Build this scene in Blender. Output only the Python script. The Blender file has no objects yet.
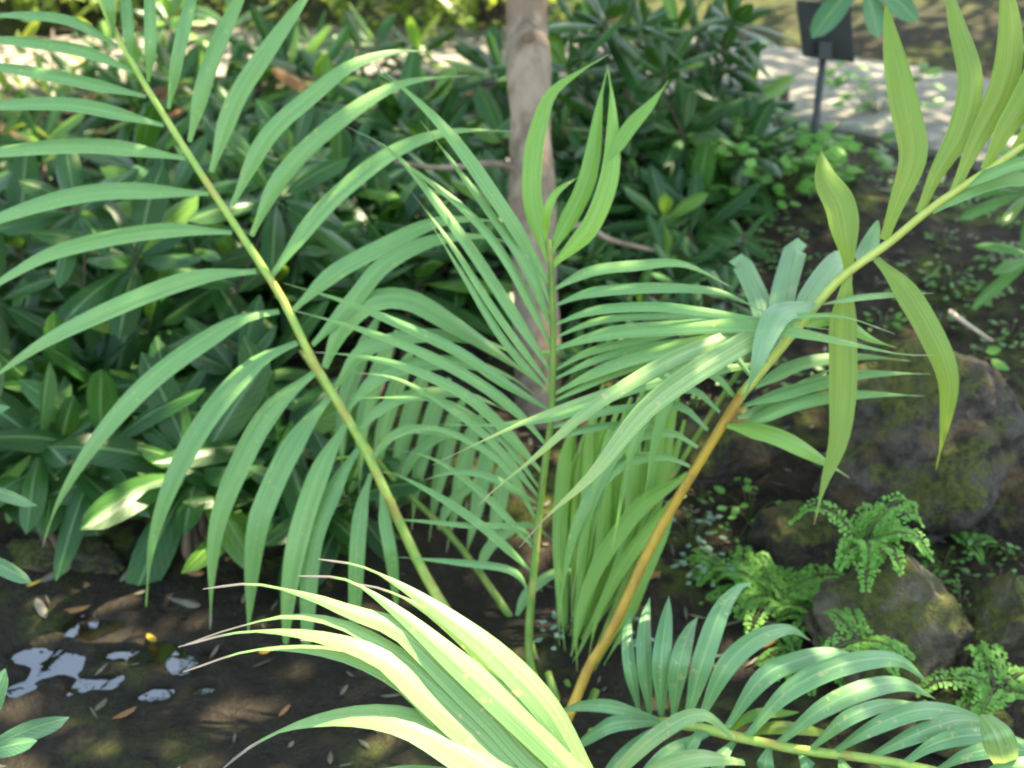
import bpy, bmesh, math, random
from mathutils import Vector, noise
R = math.radians
random.seed(11)
S = bpy.context.scene
COL = S.collection

# ------------------------------------------------------------------ camera, sky, sun, exposure
PITCH, CAM_H, LENS = 27.0, 1.6, 40.0
F = 1024 * LENS / 36.0
cam = bpy.data.cameras.new('camera'); cam_o = bpy.data.objects.new('camera', cam); COL.objects.link(cam_o)
cam.lens = LENS; cam.sensor_width = 36; cam.clip_start = 0.05; cam.clip_end = 400
cam_o.location = (0, 0, CAM_H); cam_o.rotation_euler = (R(90 - PITCH), 0, 0)
cam.dof.use_dof = True; cam.dof.focus_distance = 1.55; cam.dof.aperture_fstop = 3.3; cam.dof.aperture_blades = 7
S.camera = cam_o
SUN = Vector((0.42, 0.36, 0.86)).normalized()
w = bpy.data.worlds.new('World'); S.world = w; w.use_nodes = True
nt = w.node_tree; bg = nt.nodes['Background']
sky = nt.nodes.new('ShaderNodeTexSky'); sky.sky_type = 'NISHITA'; sky.sun_disc = False
sky.sun_elevation = math.asin(SUN.z); sky.sun_rotation = math.atan2(SUN.x, SUN.y)
nt.links.new(sky.outputs[0], bg.inputs[0]); bg.inputs[1].default_value = 0.15
sl = bpy.data.lights.new('sun', 'SUN'); sun_o = bpy.data.objects.new('sun', sl); COL.objects.link(sun_o)
sl.energy = 4.0; sl.angle = R(0.5); sl.color = (1.0, 0.94, 0.84)
sun_o.rotation_euler = (-SUN).to_track_quat('-Z', 'Y').to_euler(); sun_o.location = (3, 3, 8)
S.view_settings.view_transform = 'Standard'; S.view_settings.look = 'None'
S.view_settings.gamma = 1; S.view_settings.use_curve_mapping = False
S.view_settings.exposure = 2.9
S.view_settings.use_white_balance = True; S.view_settings.white_balance_temperature = 8200; S.view_settings.white_balance_tint = 5
S.cycles.filter_width = 2.0
S.cycles.max_bounces = 10; S.cycles.transparent_max_bounces = 8
S.cycles.use_denoising = True

# ------------------------------------------------------------------ helpers
p = R(PITCH)
FW = Vector((0, math.cos(p), -math.sin(p))); RT = Vector((1, 0, 0)); UP = Vector((0, math.sin(p), math.cos(p)))
CAM = Vector((0, 0, CAM_H)); ZV = Vector((0, 0, 1))
def W(px, py, d): return CAM + d * (FW + RT * ((px - 512) / F) + UP * ((384 - py) / F))
def ss(a, b, x):
    t = max(0, min(1, (x - a) / (b - a))); return t * t * (3 - 2 * t)
def lerp(a, b, t): return a + (b - a) * t
def U(a, b): return random.uniform(a, b)

def catmull(P, n):
    if len(P) == 2: return [P[0].lerp(P[1], i / n) for i in range(n + 1)]
    Q = [P[0] * 2 - P[1]] + list(P) + [P[-1] * 2 - P[-2]]
    dens = []
    for i in range(1, len(Q) - 2):
        for k in range(12):
            t = k / 12; a, b, c, d = Q[i - 1], Q[i], Q[i + 1], Q[i + 2]
            dens.append(0.5 * ((2 * b) + (c - a) * t + (2 * a - 5 * b + 4 * c - d) * t * t + (3 * b - a - 3 * c + d) * t ** 3))
    dens.append(P[-1].copy())
    L = [0]
    for i in range(1, len(dens)): L.append(L[-1] + (dens[i] - dens[i - 1]).length)
    out, j = [], 0
    for i in range(n + 1):
        s = L[-1] * i / n
        while j < len(L) - 2 and L[j + 1] < s: j += 1
        q = (s - L[j]) / max(1e-9, L[j + 1] - L[j]); out.append(dens[j].lerp(dens[j + 1], min(1, q)))
    return out

class MB:
    def __init__(s): s.v = []; s.f = []; s.uv = []; s.r = []; s.m = []
    def add(s, vs, fs, uvs, rnd, mi=0):
        o = len(s.v); s.v += vs; s.uv += uvs; s.r += [rnd] * len(vs)
        s.f += [tuple(i + o for i in f) for f in fs]; s.m += [mi] * len(fs)
    def build(s, name, mats, parent=None, smooth=True):
        me = bpy.data.meshes.new(name)
        off = parent_origin(parent)
        me.from_pydata([tuple(v - off) for v in s.v], [], s.f)
        uv = me.uv_layers.new(name='UVMap')
        flat = []
        for poly in me.polygons:
            for vi in poly.vertices: flat += s.uv[vi]
        uv.data.foreach_set('uv', flat)
        at = me.attributes.new('rnd', 'FLOAT', 'POINT'); at.data.foreach_set('value', s.r)
        if not isinstance(mats, (list, tuple)): mats = [mats]
        for m in mats: me.materials.append(m)
        me.polygons.foreach_set('material_index', s.m)
        me.polygons.foreach_set('use_smooth', [smooth] * len(me.polygons))
        me.update()
        o = bpy.data.objects.new(name, me); COL.objects.link(o)
        if parent is not None: o.parent = parent
        return o
def parent_origin(o):
    v = Vector((0, 0, 0))
    while o is not None: v = v + Vector(o.location); o = o.parent
    return v
def tag(o, label=None, cat=None, group=None, kind=None):
    if label: o['label'] = label
    if cat: o['category'] = cat
    if group: o['group'] = group
    if kind: o['kind'] = kind
    return o
def empty(name, loc, parent=None):
    o = bpy.data.objects.new(name, None); COL.objects.link(o); o.empty_display_size = 0.1
    if parent is None: o.location = loc
    else: o.parent = parent
    return o

def tube(mb, pts, r0, r1, n=None, sides=8, rnd=0.5, mi=0, flat=1.0, wob=0.0):
    n = n or max(4, len(pts) * 3)
    C = catmull(pts, n); vs, uvs, fs = [], [], []
    prev = None
    for i, c in enumerate(C):
        t = (C[min(i + 1, n)] - C[max(i - 1, 0)]).normalized()
        if prev is None: prev = t.orthogonal().normalized()
        a = (prev - t * prev.dot(t)).normalized(); b = t.cross(a); prev = a
        rr = lerp(r0, r1, i / n) * (1 + wob * noise.noise(c * 9))
        for k in range(sides):
            g = 2 * math.pi * k / sides
            q = 1 + wob * 0.8 * noise.noise(c * 14 + Vector((math.cos(g), math.sin(g), 0)) * 1.3)
            vs.append(c + (a * math.cos(g) * flat + b * math.sin(g)) * rr * q); uvs.append((k / sides, i / n))
    for i in range(n):
        for k in range(sides):
            k2 = (k + 1) % sides
            fs.append((i * sides + k, i * sides + k2, (i + 1) * sides + k2, (i + 1) * sides + k))
    fs.append(tuple(range(sides))[::-1]); fs.append(tuple(n * sides + k for k in range(sides)))
    mb.add(vs, fs, uvs, rnd, mi)

def prof_palm(v):
    a = 0.30 + 0.70 * ss(0, 0.22, v)
    b = 1 - (max(0, (v - 0.42) / 0.50) ** 1.6 if v < 0.92 else 1.0)
    return max(0.085 if v < 0.97 else 0.03, a * b)
def prof_fan(v): return max(0.075 if v < 0.97 else 0.03, (0.8 + 0.2 * ss(0, 0.3, v)) * (1 - max(0, (v - 0.35) / 0.50) ** 1.25 if v < 0.85 else 0.0))
def prof_strip(v): return 0.35 + 0.65 * ss(0, 0.35, v)
def prof_blade(v): return max(0.03, (0.35 + 0.65 * ss(0, 0.4, v)) * (1 - max(0, (v - 0.5) / 0.5) ** 1.9))
def prof_lance(v): return max(0.02, (max(v, 0.0) ** 0.75) * ((1 - v) ** 0.62) * 1.95 if v < 1 else 0.02)
def prof_broad(v): return max(0.03, 1.0 * (math.sin(math.pi * min(1, v ** 0.85)) ** 0.7 if v < 1 else 0.03))

def leaf(mb, pts, width, hint, prof=prof_palm, fold=0.25, n=14, rnd=None, cross=4, twist=0.0, pleat=0.0, mi=0, wave=0.0):
    """a blade along pts, folded along its midrib, hint = direction its upper side faces"""
    rnd = random.random() if rnd is None else rnd
    C = catmull(pts, n); vs, uvs, fs = [], [], []
    ph = U(0, 6)
    for i, c in enumerate(C):
        t = (C[min(i + 1, n)] - C[max(i - 1, 0)]).normalized()
        h = hint
        s = t.cross(h)
        if s.length < 1e-4: s = t.orthogonal()
        s.normalize(); nn = s.cross(t)
        v = i / n
        if twist:
            a = twist * v; s, nn = s * math.cos(a) + nn * math.sin(a), nn * math.cos(a) - s * math.sin(a)
        wd = width * 0.5 * prof(v)
        for k in range(cross + 1):
            u = k / cross * 2 - 1
            hgt = -abs(u) * fold * wd + (pleat * wd * math.cos(u * 9.4) if pleat else 0)
            hgt += wave * wd * math.sin(v * 9 + ph + (2 if u > 0 else 0)) * abs(u)
            vs.append(c + s * (u * wd * math.cos(fold * 0.6)) + nn * hgt); uvs.append((k / cross, v))
    q = cross + 1
    for i in range(n):
        for k in range(cross):
            fs.append((i * q + k, i * q + k + 1, (i + 1) * q + k + 1, (i + 1) * q + k))
    mb.add(vs, fs, uvs, rnd, mi)

def quick_leaf(mb, base, d, L, wd, hint, droop=0.3, rnd=None, n=4, fold=0.3, prof=prof_lance, cross=2):
    m = base + d * (L * 0.5) - ZV * (droop * L * 0.12); t = base + d * L - ZV * (droop * L * 0.5)
    leaf(mb, [base, m, t], wd, hint, prof, fold, n, rnd, cross)

# ------------------------------------------------------------------ materials
class N:
    def __init__(s, name):
        s.m = bpy.data.materials.new(name); s.m.use_nodes = True; s.t = s.m.node_tree
        for n_ in list(s.t.nodes): s.t.nodes.remove(n_)
        s.out = s.n('ShaderNodeOutputMaterial')
    def n(s, typ, **kw):
        x = s.t.nodes.new(typ)
        for k, v in kw.items(): setattr(x, k, v)
        return x
    def set(s, x, i, v):
        if hasattr(v, 'is_output') or isinstance(v, bpy.types.NodeSocket): s.t.links.new(v, x.inputs[i])
        else: x.inputs[i].default_value = v
    def math(s, op, a, b=0.0, c=None, clamp=False):
        x = s.n('ShaderNodeMath', operation=op); x.use_clamp = clamp
        s.set(x, 0, a); s.set(x, 1, b)
        if c is not None: s.set(x, 2, c)
        return x.outputs[0]
    def mix(s, f, a, b):
        x = s.n('ShaderNodeMix', data_type='RGBA')
        s.set(x, 0, f)
        s.set(x, 6, a if not isinstance(a, tuple) else (*a, 1)); s.set(x, 7, b if not isinstance(b, tuple) else (*b, 1))
        return x.outputs[2]
    def noise(s, vec, scale, detail=3, rough=0.55):
        x = s.n('ShaderNodeTexNoise'); s.set(x, 'Vector', vec); s.set(x, 'Scale', scale); s.set(x, 'Detail', detail); s.set(x, 'Roughness', rough)
        return x.outputs[0]
    def ramp(s, f, a, b):
        x = s.n('ShaderNodeMapRange'); x.clamp = True; x.interpolation_type = 'SMOOTHSTEP'
        s.set(x, 0, f); s.set(x, 1, a); s.set(x, 2, b); return x.outputs[0]
    def bump(s, h, strength, dist):
        x = s.n('ShaderNodeBump'); s.set(x, 'Height', h); s.set(x, 'Strength', strength); s.set(x, 'Distance', dist); return x.outputs[0]
    def bsdf(s, col, rough, spec=0.5, normal=None):
        x = s.n('ShaderNodeBsdfPrincipled')
        s.set(x, 'Base Color', col if not isinstance(col, tuple) else (*col, 1)); s.set(x, 'Roughness', rough); s.set(x, 'Specular IOR Level', spec)
        if normal is not None: s.set(x, 'Normal', normal)
        return x
    def done(s, sh): s.t.links.new(sh, s.out.inputs[0]); return s.m

def leaf_mat(name, c1, c2, rib, tip=None, trans=(0.2, 0.4, 0.05), tr=0.3, rough=0.38, spec=0.5, veins=26, fleck=0.0, fleck_col=(0.45, 0.42, 0.12), tipstart=0.93, yellow=None, pinnate=False, ribk=0.7):
    s = N(name)
    uv = s.n('ShaderNodeUVMap'); uv.uv_map = 'UVMap'
    sep = s.n('ShaderNodeSeparateXYZ'); s.set(sep, 0, uv.outputs[0]); u, v = sep.outputs[0], sep.outputs[1]
    at = s.n('ShaderNodeAttribute', attribute_name='rnd'); rnd = at.outputs['Fac']
    geo = s.n('ShaderNodeNewGeometry'); pos = geo.outputs['Position']
    big = s.noise(pos, 9, 3)
    f = s.math('ADD', s.math('MULTIPLY', rnd, 0.75), s.math('MULTIPLY', s.math('SUBTRACT', big, 0.5), 0.9), clamp=True)
    col = s.mix(f, c1, c2)
    # parallel veins
    cmb = s.n('ShaderNodeCombineXYZ'); s.set(cmb, 0, s.math('MULTIPLY', u, veins)); s.set(cmb, 1, s.math('MULTIPLY', v, 1.6)); s.set(cmb, 2, s.math('MULTIPLY', rnd, 40))
    vein = s.noise(cmb.outputs[0], 1.0, 2)
    if pinnate:
        a = s.math('ABSOLUTE', s.math('SUBTRACT', u, 0.5))
        vein = s.math('ADD', s.math('MULTIPLY', s.math('SINE', s.math('ADD', s.math('MULTIPLY', v, 75), s.math('MULTIPLY', a, -34))), 0.10), s.math('MULTIPLY', vein, 0.9))
    dk = s.n('ShaderNodeMix', data_type='RGBA', blend_type='MULTIPLY'); s.set(dk, 0, 1.0); s.set(dk, 6, col)
    vv = s.math('ADD', s.math('MULTIPLY', s.ramp(vein, 0.25, 0.75), 0.55), 0.72)
    cc = s.n('ShaderNodeCombineXYZ'); [s.set(cc, i, vv) for i in range(3)]
    s.set(dk, 7, cc.outputs[0]); col = dk.outputs[2]
    mid = s.math('ABSOLUTE', s.math('SUBTRACT', u, 0.5))
    col = s.mix(s.math('MULTIPLY', s.math('SUBTRACT', 1.0, s.ramp(mid, 0.02, 0.06)), ribk), col, rib)
    if yellow:
        yf = s.math('MULTIPLY', s.ramp(s.math('ADD', v, s.math('MULTIPLY', s.math('SUBTRACT', big, 0.5), 0.6)), 0.55, 0.98), 0.75)
        col = s.mix(yf, col, yellow)
    if fleck:
        fl = s.noise(pos, 90, 2); fb = s.noise(pos, 14, 2)
        ff = s.math('MULTIPLY', s.ramp(fl, 0.60, 0.70), s.ramp(fb, 0.42, 0.6))
        col = s.mix(s.math('MULTIPLY', ff, fleck), col, fleck_col)
    if tip:
        tf = s.ramp(s.math('ADD', v, s.math('MULTIPLY', s.math('SUBTRACT', rnd, 0.5), 0.09)), tipstart, tipstart + 0.03)
        col = s.mix(tf, col, tip)
    b = s.bsdf(col, rough, spec, s.bump(vein, 0.25, 0.002))
    t = s.n('ShaderNodeBsdfTranslucent'); 
    tm = s.n('ShaderNodeMix', data_type='RGBA', blend_type='MIX'); s.set(tm, 0, 0.65); s.set(tm, 6, col); s.set(tm, 7, (*trans, 1))
    s.set(t, 0, tm.outputs[2])
    mx = s.n('ShaderNodeMixShader'); s.set(mx, 0, tr); s.t.links.new(b.outputs[0], mx.inputs[1]); s.t.links.new(t.outputs[0], mx.inputs[2])
    return s.done(mx.outputs[0])

def stem_mat(name, c1, c2, scale=30, rough=0.5, bump=0.3, stretch=(1, 1, 0.3), spots=None):
    s = N(name)
    tc = s.n('ShaderNodeTexCoord'); mp = s.n('ShaderNodeMapping'); s.set(mp, 0, tc.outputs['Object']); mp.inputs['Scale'].default_value = stretch
    a = s.noise(mp.outputs[0], scale, 4); b = s.noise(tc.outputs['Object'], scale * 0.3, 2)
    f = s.ramp(s.math('ADD', s.math('MULTIPLY', a, 0.6), s.math('MULTIPLY', b, 0.4)), 0.35, 0.65)
    col = s.mix(f, c1, c2)
    if spots: col = s.mix(s.math('MULTIPLY', s.ramp(s.noise(tc.outputs['Object'], scale * 0.22, 3), 0.56, 0.64), 0.8), col, spots)
    return s.done(s.bsdf(col, rough, 0.4, s.bump(a, bump, 0.006)).outputs[0])

GREEN_RIB = (0.22, 0.36, 0.13)
M = {}
M['palm'] = leaf_mat('palm_leaflet', (0.118, 0.270, 0.088), (0.170, 0.330, 0.098), GREEN_RIB, tip=(0.28, 0.25, 0.18), trans=(0.2, 0.45, 0.09), tr=0.30, rough=0.46, ribk=0.25, tipstart=0.955, fleck=0.45, yellow=(0.17, 0.30, 0.08))
M['palm_spot'] = leaf_mat('palm_leaflet_flecked', (0.098, 0.242, 0.100), (0.138, 0.290, 0.106), (0.24, 0.36, 0.16), tip=(0.25, 0.2, 0.1), trans=(0.2, 0.42, 0.09), tr=0.25, rough=0.44, fleck=0.7, fleck_col=(0.42, 0.36, 0.14), tipstart=0.97)
M['palm_yel'] = leaf_mat('palm_leaflet_yellowing', (0.145, 0.255, 0.04), (0.215, 0.315, 0.048), (0.32, 0.36, 0.1), tip=(0.22, 0.12, 0.05), trans=(0.36, 0.42, 0.05), tr=0.42, rough=0.5, ribk=0.2, fleck=0.6, fleck_col=(0.36, 0.24, 0.05), tipstart=0.95)
M['palm_pale'] = leaf_mat('palm_leaflet_pale', (0.19, 0.335, 0.125), (0.27, 0.42, 0.14), (0.35, 0.45, 0.2), tip=(0.3, 0.22, 0.16), trans=(0.4, 0.5, 0.12), tr=0.33, rough=0.42, fleck=0.7, fleck_col=(0.5, 0.42, 0.2), tipstart=0.90, yellow=(0.36, 0.42, 0.12))
M['palm_ygreen'] = leaf_mat('palm_leaflet_yellow_green', (0.165, 0.31, 0.10), (0.22, 0.38, 0.125), (0.42, 0.48, 0.2), tip=(0.19, 0.165, 0.14), trans=(0.45, 0.5, 0.12), tr=0.3, rough=0.46, ribk=0.3, fleck=0.9, fleck_col=(0.55, 0.42, 0.16), tipstart=0.86)  # the nearer frond's own paler, yellower green
M['palm_light'] = leaf_mat('palm_leaflet_light', (0.18, 0.33, 0.165), (0.23, 0.39, 0.185), GREEN_RIB, trans=(0.25, 0.45, 0.12), tr=0.3, rough=0.42, ribk=0.2, fleck=0.3)
M['palm_young'] = leaf_mat('palm_leaflet_young', (0.145, 0.31, 0.055), (0.22, 0.40, 0.075), (0.25, 0.4, 0.1), tip=(0.3, 0.26, 0.12), trans=(0.3, 0.55, 0.06), tr=0.42, rough=0.42, ribk=0.3, tipstart=0.97)
M['rachis_yg'] = stem_mat('rachis_yellow_green', (0.19, 0.32, 0.05), (0.32, 0.41, 0.09), 45, 0.5, 0.4, (1, 1, 0.2), spots=(0.34, 0.28, 0.06))
M['rachis_g'] = stem_mat('rachis_green', (0.06, 0.13, 0.015), (0.12, 0.20, 0.025), 45, 0.5, 0.4, (1, 1, 0.2), spots=(0.2, 0.2, 0.04))
M['rachis_o'] = stem_mat('petiole_orange', (0.29, 0.165, 0.02), (0.42, 0.26, 0.03), 55, 0.5, 0.5, (1, 1, 0.15), spots=(0.22, 0.14, 0.03))
M['rachis_c'] = stem_mat('rachis_lime', (0.3, 0.34, 0.06), (0.38, 0.42, 0.1), 40, 0.4, 0.1)
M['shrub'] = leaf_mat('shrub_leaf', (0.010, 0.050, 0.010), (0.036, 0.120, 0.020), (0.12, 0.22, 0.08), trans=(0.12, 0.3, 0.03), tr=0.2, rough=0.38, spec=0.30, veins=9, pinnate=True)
M['shrub_new'] = leaf_mat('shrub_leaf_new', (0.09, 0.22, 0.03), (0.16, 0.30, 0.05), (0.2, 0.35, 0.1), trans=(0.3, 0.5, 0.05), tr=0.4, rough=0.35, veins=9, pinnate=True)
M['shrub_pale'] = leaf_mat('shrub_leaf_pale', (0.06, 0.17, 0.075), (0.10, 0.22, 0.09), (0.2, 0.32, 0.14), trans=(0.2, 0.42, 0.08), tr=0.25, rough=0.38, veins=9, pinnate=True)
M['canopy'] = leaf_mat('canopy_leaf', (0.04, 0.10, 0.03), (0.06, 0.14, 0.035), (0.1, 0.2, 0.06), trans=(0.15, 0.35, 0.03), tr=0.3, rough=0.4, veins=9)
M['far'] = leaf_mat('hedge_leaf', (0.09, 0.16, 0.03), (0.20, 0.26, 0.05), (0.2, 0.28, 0.08), trans=(0.4, 0.5, 0.06), tr=0.4, rough=0.45, veins=9)
M['fern'] = leaf_mat('fern_leaf', (0.085, 0.25, 0.038), (0.15, 0.34, 0.065), (0.15, 0.3, 0.06), trans=(0.25, 0.55, 0.05), tr=0.35, rough=0.55, spec=0.3, veins=5)
M['weed'] = leaf_mat('weed_leaf', (0.05, 0.15, 0.03), (0.10, 0.24, 0.04), (0.15, 0.28, 0.07), trans=(0.2, 0.45, 0.05), tr=0.3, rough=0.45, veins=5)
M['weed_blue'] = leaf_mat('weed_leaf_bluish', (0.10, 0.19, 0.13), (0.15, 0.25, 0.17), (0.2, 0.3, 0.2), trans=(0.15, 0.35, 0.12), tr=0.2, rough=0.5, veins=5)
M['dry'] = leaf_mat('dry_leaf', (0.16, 0.065, 0.025), (0.28, 0.13, 0.045), (0.3, 0.16, 0.06), trans=(0.4, 0.18, 0.03), tr=0.2, rough=0.55, spec=0.3, veins=7)
M['dry_grey'] = leaf_mat('dry_leaf_grey', (0.07, 0.066, 0.045), (0.17, 0.155, 0.11), (0.2, 0.18, 0.12), trans=(0.2, 0.18, 0.1), tr=0.1, rough=0.6, spec=0.3, veins=7)
M['dry_yel'] = leaf_mat('dry_leaf_yellow', (0.46, 0.26, 0.02), (0.5, 0.34, 0.04), (0.5, 0.35, 0.1), trans=(0.5, 0.3, 0.03), tr=0.2, rough=0.5, spec=0.3, veins=7)
M['bark'] = stem_mat('bark_pinkish', (0.125, 0.085, 0.055), (0.28, 0.20, 0.14), 26, 0.8, 0.6, (1, 1, 0.5), spots=(0.19, 0.12, 0.08))
M['knot'] = stem_mat('bark_knot', (0.15, 0.085, 0.05), (0.24, 0.14, 0.085), 40, 0.85, 0.7)
M['twig'] = stem_mat('twig', (0.045, 0.03, 0.02), (0.10, 0.065, 0.042), 30, 0.8, 0.5)
M['fernstem'] = stem_mat('fern_stem', (0.05, 0.05, 0.02), (0.10, 0.12, 0.03), 30, 0.6, 0.2)
M['stick'] = stem_mat('stick_pale', (0.42, 0.32, 0.22), (0.55, 0.45, 0.33), 30, 0.8, 0.4)
M['sign'] = stem_mat('sign_black', (0.012, 0.013, 0.014), (0.022, 0.024, 0.024), 20, 0.75, 0.1)
M['post'] = stem_mat('post_dark', (0.018, 0.022, 0.022), (0.03, 0.034, 0.034), 30, 0.5, 0.2)

def ground_mat():
    s = N('soil'); geo = s.n('ShaderNodeNewGeometry'); pos = geo.outputs['Position']
    a = s.noise(pos, 14, 6, 0.65); b = s.noise(pos, 2.6, 3); c = s.noise(pos, 75, 4, 0.7)
    col = s.mix(s.ramp(a, 0.32, 0.68), (0.011, 0.008, 0.005), (0.037, 0.026, 0.016))
    col = s.mix(s.math('MULTIPLY', s.ramp(c, 0.56, 0.70), 0.55), col, (0.10, 0.075, 0.05))
    moss = s.math('MULTIPLY', s.ramp(b, 0.46, 0.60), s.ramp(a, 0.40, 0.62))
    col = s.mix(s.math('MULTIPLY', moss, 0.85), col, (0.065, 0.085, 0.012))
    sep = s.n('ShaderNodeSeparateXYZ'); s.set(sep, 0, pos)
    far = s.ramp(sep.outputs[1], 5.8, 8.0)
    col = s.mix(far, col, s.mix(s.ramp(b, 0.4, 0.6), (0.022, 0.036, 0.008), (0.055, 0.062, 0.014)))
    wet = s.ramp(sep.outputs[2], 0.012, 0.06)
    col = s.mix(s.math('MULTIPLY', s.math('SUBTRACT', 1.0, wet), 0.55), col, (0.010, 0.008, 0.0055))
    rough = s.math('ADD', s.math('MULTIPLY', wet, 0.4), 0.5)
    h = s.math('ADD', a, s.math('MULTIPLY', c, 0.4))
    return s.done(s.bsdf(col, rough, 0.15, s.bump(h, 0.8, 0.03)).outputs[0])
def rock_mat(name, moss_amt, c1=(0.06, 0.05, 0.045), c2=(0.19, 0.165, 0.15)):
    s = N(name); geo = s.n('ShaderNodeNewGeometry'); pos = geo.outputs['Position']
    a = s.noise(pos, 13, 6, 0.65); b = s.noise(pos, 4.5, 4); c = s.noise(pos, 60, 4, 0.7)
    col = s.mix(s.ramp(a, 0.34, 0.66), c1, c2)
    col = s.mix(s.math('MULTIPLY', s.ramp(c, 0.58, 0.72), 0.5), col, (0.22, 0.20, 0.18))
    vo = s.n('ShaderNodeTexVoronoi', feature='DISTANCE_TO_EDGE'); wv = s.n('ShaderNodeVectorMath', operation='ADD'); s.set(wv, 0, pos)
    nv = s.n('ShaderNodeTexNoise'); s.set(nv, 'Vector', pos); s.set(nv, 'Scale', 9.0); sc_ = s.n('ShaderNodeVectorMath', operation='SCALE'); s.set(sc_, 0, nv.outputs[1]); sc_.inputs['Scale'].default_value = 0.16
    s.set(wv, 1, sc_.outputs[0]); s.set(vo, 'Vector', wv.outputs[0]); s.set(vo, 'Scale', 3.1); crack = s.ramp(vo.outputs[0], 0.0, 0.045)
    col = s.mix(s.math('MULTIPLY', s.math('SUBTRACT', 1.0, crack), 0.45), col, (0.015, 0.012, 0.009))
    col = s.mix(s.math('MULTIPLY', s.ramp(s.noise(pos, 7, 3), 0.52, 0.66), 0.6), col, (0.12, 0.075, 0.03))
    sep = s.n('ShaderNodeSeparateXYZ'); s.set(sep, 0, geo.outputs['Normal'])
    m = s.math('ADD', s.math('MULTIPLY', sep.outputs[2], 0.25), s.math('ADD', b, s.math('MULTIPLY', s.math('SUBTRACT', c, 0.5), 0.5)))
    mf = s.ramp(m, 0.86 - 0.4 * moss_amt, 1.02 - 0.4 * moss_amt)
    col = s.mix(s.math('MULTIPLY', mf, 0.9), col, s.mix(s.ramp(c, 0.4, 0.6), (0.04, 0.052, 0.010), (0.085, 0.09, 0.018)))
    return s.done(s.bsdf(col, 0.75, 0.22, s.bump(s.math('ADD', s.math('ADD', a, s.math('MULTIPLY', crack, 0.15)), s.math('MULTIPLY', c, 0.45)), 1.0, 0.05)).outputs[0])
def path_mat():
    s = N('path_paving'); uv = s.n('ShaderNodeUVMap'); uv.uv_map = 'UVMap'
    br = s.n('ShaderNodeTexBrick'); s.set(br, 'Vector', uv.outputs[0]); s.set(br, 'Scale', 1.0)
    s.set(br, 'Color1', (0.155, 0.143, 0.118, 1)); s.set(br, 'Color2', (0.21, 0.195, 0.162, 1)); s.set(br, 'Mortar', (0.10, 0.09, 0.065, 1))
    s.set(br, 'Mortar Size', 0.008); s.set(br, 'Brick Width', 0.42); s.set(br, 'Row Height', 0.30); br.offset = 0.4
    geo = s.n('ShaderNodeNewGeometry'); pos = geo.outputs['Position']
    a = s.noise(pos, 5, 5, 0.65)
    col = s.mix(s.math('MULTIPLY', s.ramp(a, 0.45, 0.7), 0.45), br.outputs[0], (0.11, 0.095, 0.065))
    return s.done(s.bsdf(col, 0.85, 0.3, s.bump(s.math('ADD', a, s.math('MULTIPLY', br.outputs[1], -0.6)), 0.5, 0.01)).outputs[0])
def water_mat():
    s = N('pool_water'); geo = s.n('ShaderNodeNewGeometry'); pos = geo.outputs['Position']
    h = s.math('ADD', s.noise(pos, 9, 2), s.math('MULTIPLY', s.noise(pos, 30, 2), 0.15))
    b = s.bsdf((0.010, 0.009, 0.006), 0.015, 0.5, s.bump(h, 0.05, 0.03))
    b.inputs['IOR'].default_value = 1.85
    return s.done(b.outputs[0])

# ------------------------------------------------------------------ setting: terrain, water, path
PATH = [(4.5, 2.3), (2.9, 3.7), (2.05, 4.75), (1.2, 5.65), (0.2, 6.2), (-1.2, 6.25), (-3.0, 5.85), (-5.5, 5.5), (-9, 6.0)]
PATH_C = catmull([Vector((x, y, 0)) for x, y in PATH], 90)
def path_dist(x, y):
    best, bi = 1e9, 0
    for i, c in enumerate(PATH_C):
        d = (c.x - x) ** 2 + (c.y - y) ** 2
        if d < best: best, bi = d, i
    c = PATH_C[bi]; q = PATH_C[min(bi + 1, 90)]; o = PATH_C[max(bi - 1, 0)]
    t = (q - o).normalized(); side = t.x * (y - c.y) - t.y * (x - c.x)
    return math.sqrt(best), (-1 if side < 0 else 1)
PUDDLES = []
for px_, py_, r_ in ((90, 630, 24), (55, 662, 26), (30, 655, 14), (108, 684, 14), (150, 655, 22), (183, 666, 18), (160, 696, 14), (18, 690, 14), (118, 655, 12), (205, 690, 10), (85, 688, 16), (210, 655, 10)):
    g_ = CAM + (W(px_, py_, 1) - CAM) * (CAM_H / (CAM_H - W(px_, py_, 1).z)); PUDDLES.append((g_.x, g_.y, r_ * 1.75 / F))
def base_h(x, y):
    k = ss(2.0, 4.5, y + 0.5 * x)
    z = 0.022 + 0.40 * k
    z += 0.10 * ss(2.15, 2.6, y) * ss(0.3, -0.5, x)
    return z
def terrain(x, y):
    z = base_h(x, y)
    near = ss(14, 6, abs(x) + y)
    v = Vector((x, y, 0))
    z += near * (0.030 * noise.noise(v * 2.3) + 0.014 * noise.noise(v * 7) + 0.006 * noise.noise(v * 21))
    if -1.7 < x < -0.2 and 1.2 < y < 2.3:
        k = ss(2.28, 2.10, y) * ss(-0.2, -0.4, x); z = lerp(z, 0.013 + 0.006 * noise.noise(v * 9) + 0.003 * noise.noise(v * 27), k)
        for gx, gy, r_ in PUDDLES:
            e = math.hypot((x - gx) / 1.25, y - gy) / r_ + 0.75 * noise.noise(v * 15) + 0.35 * noise.noise(v * 33)
            if e < 1.5: z = min(z, lerp(-0.03, z, ss(0.6, 1.5, e)))
    if y > 2 or x > 1:
        d, sd = path_dist(x, y)
        if d < 2.2:
            z = lerp(0.40, z, ss(0.85, 1.5, d))
        if sd < 0 and d > 0.7: z += 0.16 * min(d - 0.7, 3.0) + 0.30 * max(0, min(d - 3.7, 20))
    return z
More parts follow.
